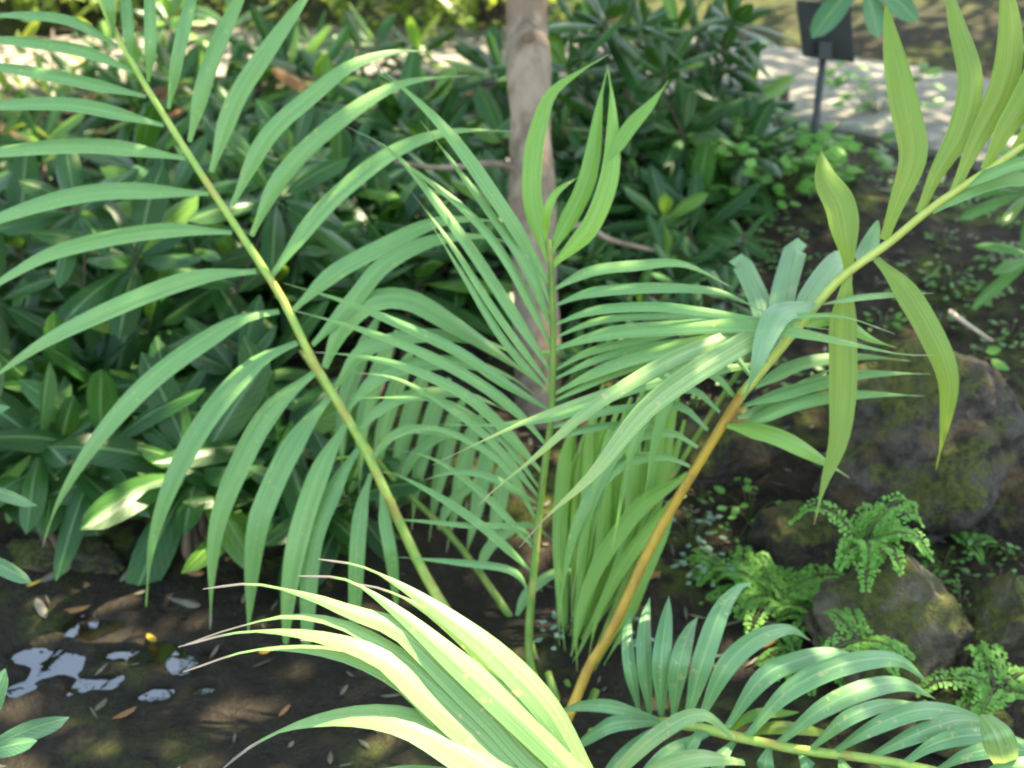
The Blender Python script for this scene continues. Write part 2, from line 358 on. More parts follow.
def ground_at(px, py):
    d = (W(px, py, 1) - CAM); t = 0.8
    while t < 30:
        q = CAM + d * t
        if q.z <= terrain(q.x, q.y): break
        t += 0.01 if t < 4 else 0.03
    return q, t
def build_ground():
    xs, ys = [], []
    x = 0.0
    while x < 45: xs.append(x); x += (0.014 if 0.5 < x < 1.5 else 0.035) if x < 2.2 else (0.10 if x < 5 else 1.5)
    xs = [-a for a in reversed(xs[1:])] + xs
    y = -12.0
    while y < 45: ys.append(y); y += 1.0 if y < 0.5 else ((0.014 if 1.5 < y < 2.15 else 0.035) if y < 4.6 else (0.10 if y < 9 else 1.5))
    vs = [Vector((a, b, terrain(a, b))) for b in ys for a in xs]
    n = len(xs); fs = [(j * n + i, j * n + i + 1, (j + 1) * n + i + 1, (j + 1) * n + i) for j in range(len(ys) - 1) for i in range(n - 1)]
    mb = MB(); mb.add(vs, fs, [(v.x, v.y) for v in vs], 0.5)
    return tag(mb.build('ground', ground_mat()), kind='structure')
build_ground()
mb = MB(); vs = []
n = 60
vs = [Vector((-1.28, 1.78, 0.0))] + [Vector((-1.28 + 1.05 * math.cos(2 * math.pi * i / n), 1.78 + 0.62 * math.sin(2 * math.pi * i / n), 0.0)) for i in range(n)]
mb.add(vs, [(0, 1 + i, 1 + (i + 1) % n) for i in range(n)], [(v.x, v.y) for v in vs], 0.5)
tag(mb.build('water', water_mat()), kind='structure')
mb = MB(); vs, uvs, fs = [], [], []
L = 0; cs = 8
for i, c in enumerate(PATH_C):
    t = (PATH_C[min(i + 1, 90)] - PATH_C[max(i - 1, 0)]).normalized(); nrm = Vector((-t.y, t.x, 0))
    if i: L += (c - PATH_C[i - 1]).length
    wl = 0.68 + 0.04 * noise.noise(c * 1.7); wr = 0.68 + 0.04 * noise.noise(c * 1.7 + Vector((9, 9, 0)))
    prof = [(-wr, 0.36), (-wr, 0.428)] + [(lerp(-wr, wl, k / cs) , 0.43) for k in range(cs + 1)] + [(wl, 0.428), (wl, 0.36)]
    for o, z in prof: vs.append(Vector((c.x + nrm.x * o, c.y + nrm.y * o, z + 0.006 * noise.noise(Vector((c.x * 3, c.y * 3, o * 3)))))); uvs.append((o, L))
q = cs + 5
for i in range(90):
    for k in range(q - 1): fs.append((i * q + k, i * q + k + 1, (i + 1) * q + k + 1, (i + 1) * q + k))
mb.add(vs, fs, uvs, 0.5); tag(mb.build('path', path_mat()), kind='structure')

# ------------------------------------------------------------------ rocks
def rock(px, py, wpx, hpx, seed, mat, label, deep=0.8, flat=0.85, dd=0.0, group=None):
    g, d = ground_at(px, py + hpx * 0.35); d += dd
    c = W(px, py, d); sx = wpx * d / F / 2; sz = hpx * d / F / 2 * 1.05
    bm = bmesh.new(); bmesh.ops.create_icosphere(bm, subdivisions=5, radius=1)
    rng = random.Random(seed); planes = []
    for k in range(11):
        nv = Vector((rng.uniform(-1, 1), rng.uniform(-1, 1), rng.uniform(-0.6, 1))).normalized(); planes.append((nv, rng.uniform(0.62, 0.9)))
    off = Vector((seed * 3.7, seed * 1.3, 0))
    for v in bm.verts:
        q = v.co.copy()
        for nv, h in planes:
            e = q.dot(nv) - h
            if e > 0: q -= nv * e * 0.88
        q *= 1 + 0.22 * noise.noise(q * 1.5 + off) + 0.13 * noise.noise(q * 3.5 + off) - 0.07 * abs(noise.noise(q * 7 + off)) + 0.04 * noise.noise(q * 13 + off) + 0.02 * noise.noise(q * 26 + off)
        v.co = Vector((q.x * sx * 1.12, q.y * sx * deep, q.z * sz * 1.15))
    me = bpy.data.meshes.new('rock'); bm.to_mesh(me); bm.free()
    for poly in me.polygons: poly.use_smooth = True
    me.materials.append(mat)
    o = bpy.data.objects.new('rock', me); COL.objects.link(o); o.location = c; o.rotation_euler = (0, 0, rng.uniform(-0.4, 0.4))
    return tag(o, label, 'rock', group)
RK1 = rock_mat('rock_grey', 0.62, (0.016, 0.012, 0.009), (0.092, 0.076, 0.064)); RK2 = rock_mat('rock_mossy', 0.78, (0.04, 0.032, 0.022), (0.16, 0.132, 0.092)); RK3 = rock_mat('rock_dark', 0.75, (0.02, 0.016, 0.011), (0.065, 0.052, 0.038))
rock(938, 455, 230, 175, 3, RK1, 'largest bare grey rock with a purplish wet face on the right bank')
rock(900, 636, 160, 145, 5, RK2, 'squarish mossy rock below the bright fern clump', dd=0.02)
rock(1010, 640, 110, 110, 9, RK2, 'brown mossy rock at the right picture edge beside the small ferns')
rock(800, 545, 110, 110, 12, RK3, 'dark mossy rock between the two fern clumps', dd=0.1)
rock(730, 470, 130, 110, 15, RK3, 'dark rock behind the orange palm stalk', dd=0.15)
rock(1010, 520, 110, 130, 21, RK3, 'dark upright rock filling the gap at the right edge', dd=0.1)
rock(960, 720, 90, 60, 27, RK3, 'low dark rock half hidden behind the arching leaflets', dd=0.0)
rock(60, 556, 150, 26, 31, RK3, 'long low mossy stone along the far edge of the water', dd=0.05)
rock(225, 545, 90, 26, 37, RK3, 'small dark stone on the bank behind the hanging leaflets', dd=0.05)

# ------------------------------------------------------------------ palm fronds traced leaflet by leaflet
def path_px(pts):   # [(px,py,depth)...]
    return [W(*q) for q in pts]
def leaflet_pts(pts, d0, bulge, dtip):
    n_ = len(pts); ln = [0]
    for i in range(1, n_): ln.append(ln[-1] + math.hypot(pts[i][0] - pts[i - 1][0], pts[i][1] - pts[i - 1][1]))
    out = []
    for (x, y), l in zip(pts, ln):
        s = l / ln[-1]; out.append(W(x, y, d0 + bulge * math.sin(math.pi * s) + dtip * s * s))
    return out
def make_frond(palm, rachis, r0, r1, rmat, leaflets, lmat, bulge=-0.06, dtip=0.05, wk=1.0, name='frond', single=True, label=None, up=0.7, jit=0.02, fold=0.28, prof=prof_palm):
    fr = empty(name, None, palm)
    if label: fr['label'] = label
    C = path_px(rachis)
    mb = MB(); tube(mb, C, r0, r1, n=40, sides=10, flat=1.0); mb.build('stalk', rmat, fr)
    dense = catmull(C, 120)
    def depth_at(x, y):
        b = min(dense, key=lambda q: (512 + F * (q - CAM).dot(RT) / (q - CAM).dot(FW) - x) ** 2 + (384 - F * (q - CAM).dot(UP) / (q - CAM).dot(FW) - y) ** 2)
        return (b - CAM).dot(FW)
    acc = MB()
    for spec in leaflets:
        pts, wpx = spec[0], spec[1]; op = spec[2] if len(spec) > 2 else {}
        d0 = depth_at(*pts[0]) + op.get('dz', 0.0)
        P = leaflet_pts(pts, d0, op.get('b', bulge) + U(-jit, jit), op.get('t', dtip) + U(-jit, jit))
        tocam = (CAM - P[len(P) // 2]).normalized()
        hint = (tocam * op.get('f', 1.0) + ZV * op.get('u', up) + RT * (op.get('s', 0) + U(-0.25, 0.25))).normalized()
        wd = wpx * d0 / F * wk
        mb = MB() if single else acc
        leaf(mb, P, wd, hint, op.get('p', prof), op.get('fold', fold + U(-0.06, 0.10)), 22, None, 6, op.get('tw', U(-0.15, 0.15)), wave=U(0, 0.05))
        if single:
            o = mb.build('leaflet', M[op.get('m', lmat)], fr)
            if op.get('lab'): o['label'] = op['lab']
    if not single: acc.build('leaflets', M[lmat], fr)['kind'] = 'stuff'
    return fr

base, bd = ground_at(560, 712)
areca = empty('palm', base)
tag(areca, 'large multi-stemmed palm with arching feathery fronds growing from the mud in the centre', 'palm')

A_r = [(552, 735, 2.30), (500, 690, 2.36), (433, 589, 2.42), (398, 519, 2.42), (367, 453, 2.41), (340, 406, 2.40), (312, 359, 2.38), (281, 297, 2.36), (238, 230, 2.34), (187, 152, 2.31), (135, 68, 2.28), (100, 0, 2.25), (80, -60, 2.22)]
A_l = [
 ([(118, 46), (70, 20), (15, 14), (-30, 18)], 12), ([(135, 72), (78, 49), (0, 39), (-50, 42)], 14),
 ([(146, 96), (70, 78), (0, 66), (-70, 64)], 15), ([(164, 125), (78, 104), (0, 104), (-75, 112)], 16),
 ([(186, 158), (98, 145), (0, 151), (-80, 168)], 17), ([(209, 193), (98, 191), (0, 217), (-75, 255)], 19),
 ([(232, 232), (156, 230), (59, 250), (0, 281), (-50, 315)], 18), ([(256, 271), (195, 277), (117, 305), (39, 344), (-30, 396)], 20),
 ([(279, 311), (234, 322), (156, 375), (98, 437), (59, 500), (42, 548)], 21), ([(297, 342), (254, 363), (211, 410), (176, 469), (152, 539), (146, 607)], 23),
 ([(316, 371), (273, 406), (242, 457), (215, 531), (210, 630)], 23), ([(330, 396), (297, 437), (269, 492), (254, 543), (247, 652)], 23),
 ([(347, 422), (320, 469), (297, 539), (287, 605), (285, 680)], 22), ([(359, 447), (336, 484), (312, 543), (307, 624), (303, 700)], 20),
 ([(371, 473), (361, 508), (356, 566), (352, 680)], 16), ([(381, 492), (385, 523), (391, 558), (398, 625)], 13),
 ([(113, 39), (109, 0), (104, -50)], 10), ([(131, 62), (127, 20), (120, -60)], 12), ([(148, 82), (150, 31), (147, -65)], 12),
 ([(168, 109), (176, 59), (188, 8), (206, -60)], 14), ([(189, 142), (207, 70), (234, 8), (265, -50)], 17),
 ([(211, 172), (234, 102), (266, 51), (300, 4), (332, -40)], 19), ([(232, 205), (266, 137), (312, 94), (352, 64), (398, 51), (442, 53)], 18),
 ([(251, 236), (281, 176), (332, 125), (398, 84), (470, 75)], 18), ([(271, 276), (312, 219), (352, 180), (398, 148), (450, 131), (513, 131)], 19),
 ([(293, 310), (332, 273), (383, 245), (443, 220), (512, 222)], 19), ([(312, 345), (352, 301), (385, 263), (432, 240), (480, 236), (520, 246)], 18),
 ([(324, 368), (345, 320), (375, 298), (410, 298), (449, 320), (496, 351), (545, 388)], 25), ([(335, 388), (360, 352), (395, 338), (438, 334), (490, 343), (525, 360)], 17),
 ([(347, 410), (375, 378), (418, 363), (469, 363), (512, 378), (535, 395)], 17), ([(357, 432), (385, 405), (425, 392), (470, 395), (510, 412)], 13),
 ([(368, 462), (400, 431), (450, 433), (500, 455)], 10),
]
make_frond(areca, A_r, 0.0125, 0.005, M['rachis_yg'], A_l, 'palm', label='broad fern-like frond arching to the upper left')

B_r = [(560, 760, 2.18), (546, 705, 2.21), (529, 655, 2.23), (536, 546, 2.22), (544, 472, 2.20), (551, 418, 2.18), (553, 347, 2.16), (551, 269, 2.13), (549, 240, 2.12)]
B_l = [
 ([(549, 282), (501, 205), (443, 126), (374, 62)], 15), ([(551, 305), (515, 222), (426, 109), (366, 66)], 10), ([(552, 330), (523, 262), (470, 185), (420, 120)], 9),
 ([(552, 372), (508, 304), (461, 234), (398, 156), (346, 126)], 13), ([(552, 348), (508, 262), (460, 205), (372, 140)], 10), ([(552, 388), (500, 318), (452, 245), (410, 190)], 8),
 ([(549, 410), (500, 380), (457, 351), (399, 324), (340, 300), (283, 283)], 11, dict(u=0.2)), ([(547, 446), (520, 415), (477, 382), (418, 351), (350, 326), (288, 309)], 11, dict(u=0.2)),
 ([(544, 475), (496, 421), (457, 390), (399, 365), (350, 355), (311, 352)], 11, dict(u=0.2)), ([(542, 492), (504, 441), (457, 406), (418, 398), (348, 398)], 7),
 ([(538, 522), (504, 464), (453, 433), (418, 429), (372, 450)], 9), ([(533, 572), (484, 527), (437, 495), (395, 474), (378, 473)], 10),
 ([(535, 545), (519, 527), (468, 525), (398, 520), (384, 530)], 7), ([(530, 592), (511, 570), (456, 562), (397, 557)], 8), ([(540, 505), (495, 478), (455, 472), (418, 482)], 8),
 ([(552, 290), (590, 271), (637, 265), (684, 264), (733, 288)], 12), ([(553, 306), (590, 292), (652, 287), (711, 290), (740, 300), (772, 316)], 12),
 ([(553, 325), (594, 310), (652, 306), (702, 311), (761, 320), (834, 330)], 11, dict(t=-0.25, b=-0.1)), ([(553, 349), (606, 332), (672, 326), (740, 324), (800, 332), (850, 343), (900, 354), (934, 355)], 18, dict(u=0.9, t=-0.28, b=-0.16)),
 ([(553, 371), (590, 351), (652, 337), (705, 325), (762, 318)], 9), ([(553, 338), (600, 320), (660, 316), (720, 318), (775, 335)], 8), ([(552, 402), (598, 380), (650, 362), (700, 345), (735, 338)], 8),
 ([(551, 440), (590, 428), (640, 425), (690, 440)], 8), ([(552, 380), (600, 358), (655, 345), (705, 340), (760, 345)], 8),
 ([(551, 395), (505, 342), (466, 280), (430, 222)], 8), ([(550, 320), (520, 240), (480, 170), (455, 130)], 8), ([(541, 500), (500, 450), (460, 415), (400, 380), (350, 372)], 8), ([(536, 550), (490, 500), (440, 462), (400, 450)], 8), ([(553, 394), (606, 367), (672, 347), (714, 337), (780, 318), (840, 316), (895, 334)], 14, dict(t=-0.25, b=-0.12)),
 ([(552, 412), (600, 396), (650, 380), (705, 352), (745, 340)], 12), ([(551, 428), (600, 412), (645, 404), (690, 385)], 9),
 ([(549, 262), (533, 205), (532, 165), (538, 128), (552, 92), (582, 70), (609, 54)], 20, dict(m='palm_young', u=0.2, b=-0.02, fold=0.45)),
 ([(550, 255), (557, 240), (583, 191), (593, 154), (600, 102), (608, 66)], 19, dict(m='palm_young', u=0.2, b=-0.03, fold=0.45)),
 ([(551, 266), (568, 250), (592, 222), (610, 171), (612, 102), (607, 64)], 20, dict(m='palm_young', u=0.2, b=-0.05, fold=0.45)),
 ([(608, 160), (631, 126), (651, 104), (669, 80)], 15, dict(m='palm_young', u=0.2, b=-0.02, dz=-0.05)),
 ([(546, 238), (546, 216), (556, 192), (580, 176)], 9, dict(m='palm_young', u=0.4)),
]
make_frond(areca, B_r, 0.0095, 0.0055, M['rachis_g'], B_l, 'palm', bulge=-0.05, dtip=0.0, label='upright central frond topped by half-opened young leaflets')

C_r = [(548, 765, 2.16), (574, 703, 2.20), (590, 665, 2.20), (612, 630, 2.20), (651, 546, 2.19), (691, 476, 2.15), (741, 395, 2.10)]
C_r2 = [(741, 395, 2.10), (784, 344, 2.06), (823, 297, 2.03), (847, 273, 2.01), (890, 242, 1.98), (925, 213, 1.95), (956, 191, 1.93), (991, 168, 1.90), (1024, 145, 1.87), (1090, 98, 1.82)]
Y = 'palm_yel'; PL = 'palm_pale'
C_l = [
 ([(849, 270), (846, 240), (840, 205), (825, 178), (821, 150)], 30, dict(m=Y, u=0.1, b=-0.03, p=prof_blade)),
 ([(884, 240), (896, 205), (913, 156), (905, 109), (893, 50), (885, 0)], 28, dict(m=Y, u=0.1, b=-0.05, p=prof_blade)),
 ([(920, 213), (936, 176), (962, 129), (972, 78), (957, 20), (944, -28)], 26, dict(m=Y, u=0.1, p=prof_blade)),
 ([(955, 190), (976, 141), (1003, 86), (1010, 31), (1002, -40)], 27, dict(m=Y, u=0.1, p=prof_blade)),
 ([(985, 170), (1003, 133), (1026, 98), (1045, 50), (1050, -10)], 27, dict(m=Y, u=0.1, p=prof_blade)),
 ([(1015, 150), (1035, 120), (1060, 70), (1075, 10)], 27, dict(m=Y, u=0.1, p=prof_blade)),
 ([(932, 212), (976, 187), (1024, 178), (1095, 192)], 17, dict(u=0.9)), ([(960, 190), (990, 172), (1030, 160), (1090, 160)], 15, dict(u=0.9)),
 ([(876, 258), (905, 289), (933, 336), (949, 379), (945, 426), (936, 470)], 25, dict(m=Y, u=0.1, b=-0.05)),
 ([(848, 273), (843, 325), (843, 379), (839, 437), (824, 484), (814, 525)], 28, dict(m=Y, u=0.05, b=0.02, t=0.03, lab='yellow hanging leaflet')),
 ([(815, 303), (783, 309), (769, 328), (757, 362), (744, 400)], 27, dict(m='palm_light', u=0.9, b=-0.12, t=-0.10)),
 ([(776, 350), (762, 305), (749, 275), (741, 262), (737, 268)], 24, dict(m='palm_light', u=0.5, p=prof_strip, b=0.06, t=0.26)),
 ([(784, 342), (782, 300), (790, 265), (796, 247), (800, 254)], 27, dict(m='palm_light', u=0.5, p=prof_strip, b=0.06, t=0.26)),
 ([(796, 330), (808, 300), (826, 272), (840, 258), (850, 262)], 27, dict(m='palm_light', u=0.5, p=prof_strip, b=0.05, t=0.22)),
 ([(862, 262), (868, 248), (874, 232), (878, 220)], 22, dict(m='palm_light', u=1.2, p=prof_broad, b=0.04, t=0.08)),
 ([(820, 302), (740, 343), (652, 402), (594, 472), (548, 515), (519, 548)], 23, dict(m=PL, u=0.7, b=-0.18, t=-0.15)),
 ([(805, 318), (735, 335), (672, 359), (594, 406), (535, 457), (496, 488), (478, 506)], 15, dict(m=PL, u=0.7, b=-0.17, t=-0.12)),
 ([(790, 330), (700, 352), (640, 380), (559, 408), (508, 429), (432, 465)], 10, dict(m=PL, u=0.7, b=-0.15, t=-0.1)),
 ([(770, 362), (700, 372), (630, 388), (560, 415), (490, 425), (440, 424)], 13, dict(u=0.8, b=-0.05, t=0.05)),
 ([(727, 425), (772, 434), (811, 453), (850, 478)], 19, dict(m='palm_young', u=0.8)),
 ([(738, 428), (753, 421), (800, 402), (858, 394), (925, 396)], 15, dict(u=0.9, b=0.0)), ([(745, 405), (792, 390), (858, 374), (931, 374)], 16, dict(u=0.9, b=0.04)),
 ([(755, 387), (800, 363), (857, 356), (911, 361)], 16, dict(u=0.9, b=0.06)), ([(738, 418), (762, 408), (800, 385), (845, 362)], 12, dict(b=0.05)),
 ([(800, 325), (835, 318), (870, 338), (897, 348)], 16, dict(m='palm_young', b=0.0)), ([(822, 304), (860, 297), (900, 294), (935, 293)], 7, dict(m=PL)),
]
frc = make_frond(areca, C_r2, 0.0092, 0.005, M['rachis_c'], C_l, 'palm', bulge=-0.05, dtip=0.02, label='frond on an orange stalk leaning right with broad yellowing leaflets')
mb = MB(); tube(mb, path_px(C_r), 0.0108, 0.0092, n=30, sides=10); mb.build('petiole', M['rachis_o'], frc)
# the curtain of young leaflets hanging on the inner side of that stalk
cur = []
for hx, bx, by, top, m_ in [(0, 738, 400, 372, 0), (1, 720, 412, 388, 0), (2, 708, 430, 405, 0), (3, 698, 447, 432, 0), (4, 690, 466, 456, 0), (5, 755, 380, 350, 0), (6, 768, 362, 338, 0)]:
    ex = bx - 118 - 6 * (hx % 3); cur.append(([(bx, by), (bx - 30, top), (bx - 75, top + 12), (ex + 10, by + 60), (ex - 8, by + 150)], 13, dict(u=0.7, dz=-0.01 * hx)))
make_frond(areca, [(694, 470, 2.16), (741, 395, 2.11), (784, 344, 2.07)], 0.006, 0.005, M['rachis_o'], cur, 'palm', name='drooping_leaflets', single=False, bulge=-0.02, dtip=0.1)
cur = []
def left_of_stalk(x, y, m_):
    lim = 741 + (395 - y) * 0.60 if y < 476 else 691 - (y - 476) * 0.57
    return (min(x, lim - m_), y)
for i in range(24):
    x = 556 + i * 4.8 + U(-4, 4); top = 440 + U(-55, 40) - max(0, i - 12) * 3; tipx = 570 + (x - 600) * 0.16 + U(-6, 6)
    pts = [(x + 16, top - 10), (x + 6, top + 25), (x, (top + 690) / 2 - 10), (lerp(x, tipx, 0.75), 635), (tipx, 688 - abs(i - 12) * 3)]
    cur.append(([left_of_stalk(*q_, 12) for q_ in pts], 12 + U(-3, 3), dict(u=0.05, dz=0.06 + 0.02 * (i % 5), b=0.02, t=0.0, fold=0.5)))
cur += [([(688, 473), (675, 483), (640, 507), (600, 562), (578, 622), (577, 672)], 17, dict(u=0.3, dz=-0.01)), ([(684, 485), (668, 510), (630, 555), (600, 610), (588, 660)], 14, dict(u=0.3, dz=0.0)),
        ([(676, 500), (664, 530), (640, 585), (610, 640), (590, 680)], 12, dict(u=0.2, dz=0.01)), ([(664, 520), (650, 560), (628, 620), (600, 672)], 11, dict(u=0.2, dz=0.02))]
make_frond(areca, [(580, 700, 2.36), (610, 620, 2.36), (660, 500, 2.33), (720, 400, 2.28), (760, 340, 2.24)], 0.008, 0.004, M['rachis_g'], cur, 'palm_young', name='young_frond', single=False, bulge=0.0, dtip=0.0, jit=0.01, label='bright green young frond hanging straight down beside the orange stalk')
# the frond behind, its leaflets hanging between the two front fronds
fb = []
for i in range(9):
    t = i / 8; x = lerp(366, 505, t); y = lerp(322, 450, t)
    fb.append(([(x + 14, y - 8), (x, y + 20), (x - 12 - 10 * (1 - t), y + 85), (x - 24, y + 165 - 40 * t)], 17, dict(u=0.3)))
for i in range(4):
    t = i / 3; x = lerp(400, 515, t); y = lerp(484, 620, t)
    fb.append(([(x, y), (x + 15, y - 30), (x + 50, y - 50), (x + 82, y - 30)], 11, dict(u=0.6)))
make_frond(areca, [(545, 700, 2.45), (519, 632, 2.50), (456, 542, 2.58), (398, 484, 2.62), (350, 425, 2.64), (300, 350, 2.64)], 0.010, 0.004, M['rachis_g'], fb, 'palm', name='frond', single=False, bulge=0.0, dtip=0.0, label='shaded frond behind the others with hanging leaflets')
mb = MB(); tube(mb, path_px([(566, 735, 2.3), (545, 690, 2.34), (530, 640, 2.4)]), 0.012, 0.007); tube(mb, path_px([(568, 740, 2.27), (572, 705, 2.28), (566, 680, 2.3)]), 0.015, 0.006)
tube(mb, path_px([(585, 760, 2.18), (588, 715, 2.22), (596, 690, 2.25)]), 0.016, 0.008); tube(mb, path_px([(560, 760, 2.2), (560, 720, 2.23), (548, 672, 2.28)]), 0.018, 0.007)
mb.build('leaf_sheath', M['rachis_g'], areca)

D_r = [(585, 735, 2.18), (640, 722, 2.08), (690, 726, 2.0), (737, 737, 1.93), (800, 750, 1.86), (858, 757, 1.80), (921, 768, 1.74), (1010, 790, 1.66), (1090, 815, 1.6)]
D_l = [
 ([(639, 712), (630, 671), (627, 635), (631, 610)], 13, dict(u=0.3)), ([(650, 714), (645, 663), (645, 625), (650, 597)], 16, dict(u=0.3)), ([(661, 716), (661, 663), (666, 620), (669, 596)], 18, dict(u=0.3)),
 ([(674, 718), (680, 663), (690, 630), (698, 617)], 19, dict(u=0.4)), ([(686, 722), (702, 663), (720, 612), (738, 588), (752, 583)], 21, dict(u=0.5)), ([(699, 722), (725, 667), (758, 637), (790, 628), (811, 641)], 21),
 ([(725, 730), (761, 679), (800, 659), (835, 652), (860, 658)], 20), ([(745, 738), (788, 691), (843, 664), (897, 659), (928, 682)], 22), ([(776, 745), (819, 710), (866, 688), (905, 683), (936, 699)], 21),
 ([(808, 751), (843, 720), (882, 704), (917, 702)], 16), ([(831, 754), (866, 731), (913, 711), (956, 711), (990, 722)], 19), ([(866, 759), (913, 735), (960, 720), (1002, 727)], 19),
 ([(901, 765), (936, 743), (983, 735), (1045, 748)], 19), ([(935, 771), (965, 755), (1010, 748), (1060, 760)], 18), ([(970, 779), (1000, 768), (1040, 765), (1085, 775)], 18),
 ([(981, 714), (988, 722), (999, 741), (1008, 778)], 32, dict(dz=-0.05, u=0.2, m='palm_pale', p=prof_broad)),
 ([(662, 720), (612, 706), (580, 705), (556, 712)], 15), ([(664, 722), (618, 722), (590, 735), (568, 752)], 17), ([(676, 724), (650, 735), (615, 765), (590, 800)], 17), ([(712, 731), (670, 752), (640, 785), (620, 815)], 17),
 ([(735, 738), (702, 714), (663, 730), (624, 764), (596, 800)], 17, dict(m='palm_pale', dz=-0.05, u=0.9, b=-0.08)), ([(745, 762), (700, 757), (655, 770), (620, 795)], 20, dict(m='palm_pale', dz=-0.1, u=0.9)),
 ([(770, 745), (765, 765), (762, 795)], 18), ([(800, 752), (810, 770), (820, 800)], 20), ([(735, 740), (715, 765), (705, 795)], 18), ([(700, 728), (690, 745), (660, 790)], 16),
 ([(840, 756), (850, 775), (870, 805)], 18), ([(880, 762), (900, 780), (925, 810)], 18), ([(728, 735), (742, 720), (765, 712), (800, 712)], 12, dict(dz=0.08, m='palm_young')), ([(735, 738), (765, 728), (800, 728), (838, 735)], 14, dict(dz=0.10, m='palm_yel')),
]
make_frond(areca, D_r, 0.010, 0.006, M['rachis_yg'], D_l, 'palm_spot', bulge=-0.07, dtip=0.05, label='low frond sweeping to the right with flecked bluish-green leaflets', up=0.9, prof=prof_blade)

gE = Vector((0.22, 1.02, terrain(0.22, 1.02)))
ep = empty('palm', gE); tag(ep, 'nearer palm of which one sunlit yellow-green frond reaches in from below', 'palm')
E_r = [(760, 1120, 1.42), (700, 960, 1.46), (650, 860, 1.5), (605, 800, 1.53), (580, 765, 1.55)]
E_l = [
 ([(588, 780), (550, 712), (503, 660), (456, 622), (402, 586), (360, 566), (318, 559)], 25), ([(594, 792), (519, 716), (456, 661), (398, 612), (347, 580), (298, 576)], 27),
 ([(600, 798), (540, 765), (495, 716), (437, 661), (398, 628), (352, 612), (312, 597), (254, 584), (203, 589)], 27), ([(602, 802), (540, 782), (480, 722), (420, 670), (352, 628), (293, 616), (234, 628), (184, 645)], 19),
 ([(604, 804), (510, 768), (470, 733), (417, 687), (380, 656), (312, 635), (242, 632), (178, 647)], 27), ([(606, 808), (520, 780), (450, 722), (400, 678), (332, 652), (254, 650), (183, 672)], 25),
 ([(612, 816), (530, 790), (470, 754), (410, 722), (352, 715), (293, 726), (250, 747), (221, 770)], 37), ([(620, 830), (540, 800), (470, 780), (400, 768), (340, 778)], 22),
 ([(590, 785), (560, 735), (525, 690), (480, 650), (430, 612), (385, 590), (350, 583)], 24, dict(dz=0.02)), ([(604, 804), (530, 772), (485, 735), (440, 700), (400, 670), (350, 645), (300, 640)], 24, dict(dz=0.02)),
]
make_frond(ep, E_r, 0.011, 0.006, M['rachis_yg'], E_l, 'palm_ygreen', bulge=-0.05, dtip=0.02, up=1.0, fold=0.2, jit=0.01, prof=prof_fan, wk=1.22)

# ------------------------------------------------------------------ tree with the pale trunk; its unseen crown is shaped to shade the palm
GAP = [W(x, y, 1.5) for x, y in ((290, 690), (370, 650), (420, 700), (480, 720), (530, 750))]   # canopy leaves on the sun's line here are left out to light the frond
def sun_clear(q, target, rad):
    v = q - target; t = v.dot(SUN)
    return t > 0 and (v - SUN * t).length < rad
MIRROR = []                      # sky windows cut into the canopy to put bright patches in the water
for x, y, r_ in ((90, 630, 0.26), (50, 662, 0.30), (110, 684, 0.26), (160, 655, 0.26), (183, 664, 0.22), (160, 694, 0.24), (20, 690, 0.2)):
    g_ = CAM + (W(x, y, 1) - CAM) * (CAM_H / (CAM_H - W(x, y, 1).z)); v_ = (g_ - CAM).normalized(); MIRROR.append((g_, Vector((v_.x, v_.y, -v_.z)), r_))
def mirror_clear(q, g_, v_, r_):
    w_ = q - g_; t = w_.dot(v_)
    return t > 0 and (w_ - v_ * t).length < 1.3 * r_ * t / 7.0
tb, td = ground_at(540, 420)
tree = empty('tree', tb); tag(tree, 'slender tree with smooth pinkish grey trunk standing behind the palm', 'tree')
trunk_d = 3.15
mb = MB()
top = Vector((0.06, 3.0, 3.6))
tp = [tb - ZV * 0.05, W(537, 340, trunk_d), W(533, 200, trunk_d), W(529, 60, trunk_d), W(527, -60, trunk_d), top]
tube(mb, tp, 0.066, 0.048, n=60, sides=16, wob=0.16)
mb.build('trunk', M['bark'], tree)
mb = MB()
for px, py in ((528, 38), (532, 150)):
    c = W(px, py, trunk_d - 0.048)
    vs = [c + (RT * math.cos(a) * 0.024 + UP * math.sin(a) * 0.018) * r + FW * (-0.012 * (r > 0.5 and r < 0.9) + 0.004 * (r < 0.5)+0.012*(r>0.9)) for r in (1.0, 0.7, 0.3) for a in [k * math.pi / 6 for k in range(12)]]
    fs = [(i * 12 + k, i * 12 + (k + 1) % 12, (i + 1) * 12 + (k + 1) % 12, (i + 1) * 12 + k) for i in range(2) for k in range(12)] + [tuple(24 + k for k in range(12))]
    if py < 100: mb.add(vs, fs, [(0, 0)] * 36, 0.5)
mb.build('knot', M['knot'], tree)
mb = MB(); cr = random.Random(4)
limbs = []
for i in range(9):
    a = cr.uniform(0, 6.28); r_ = cr.uniform(1.2, 2.8); e = Vector((1.4 + r_ * math.cos(a), 4.0 + r_ * math.sin(a) * 0.85, cr.uniform(3.9, 5.2)))
    m_ = top.lerp(e, 0.5) + ZV * 0.35; limbs.append((top, m_, e)); tube(mb, [top - ZV * cr.uniform(0.0, 0.4), m_, e], 0.03, 0.008, sides=6)
mb.build('branch', M['twig'], tree)
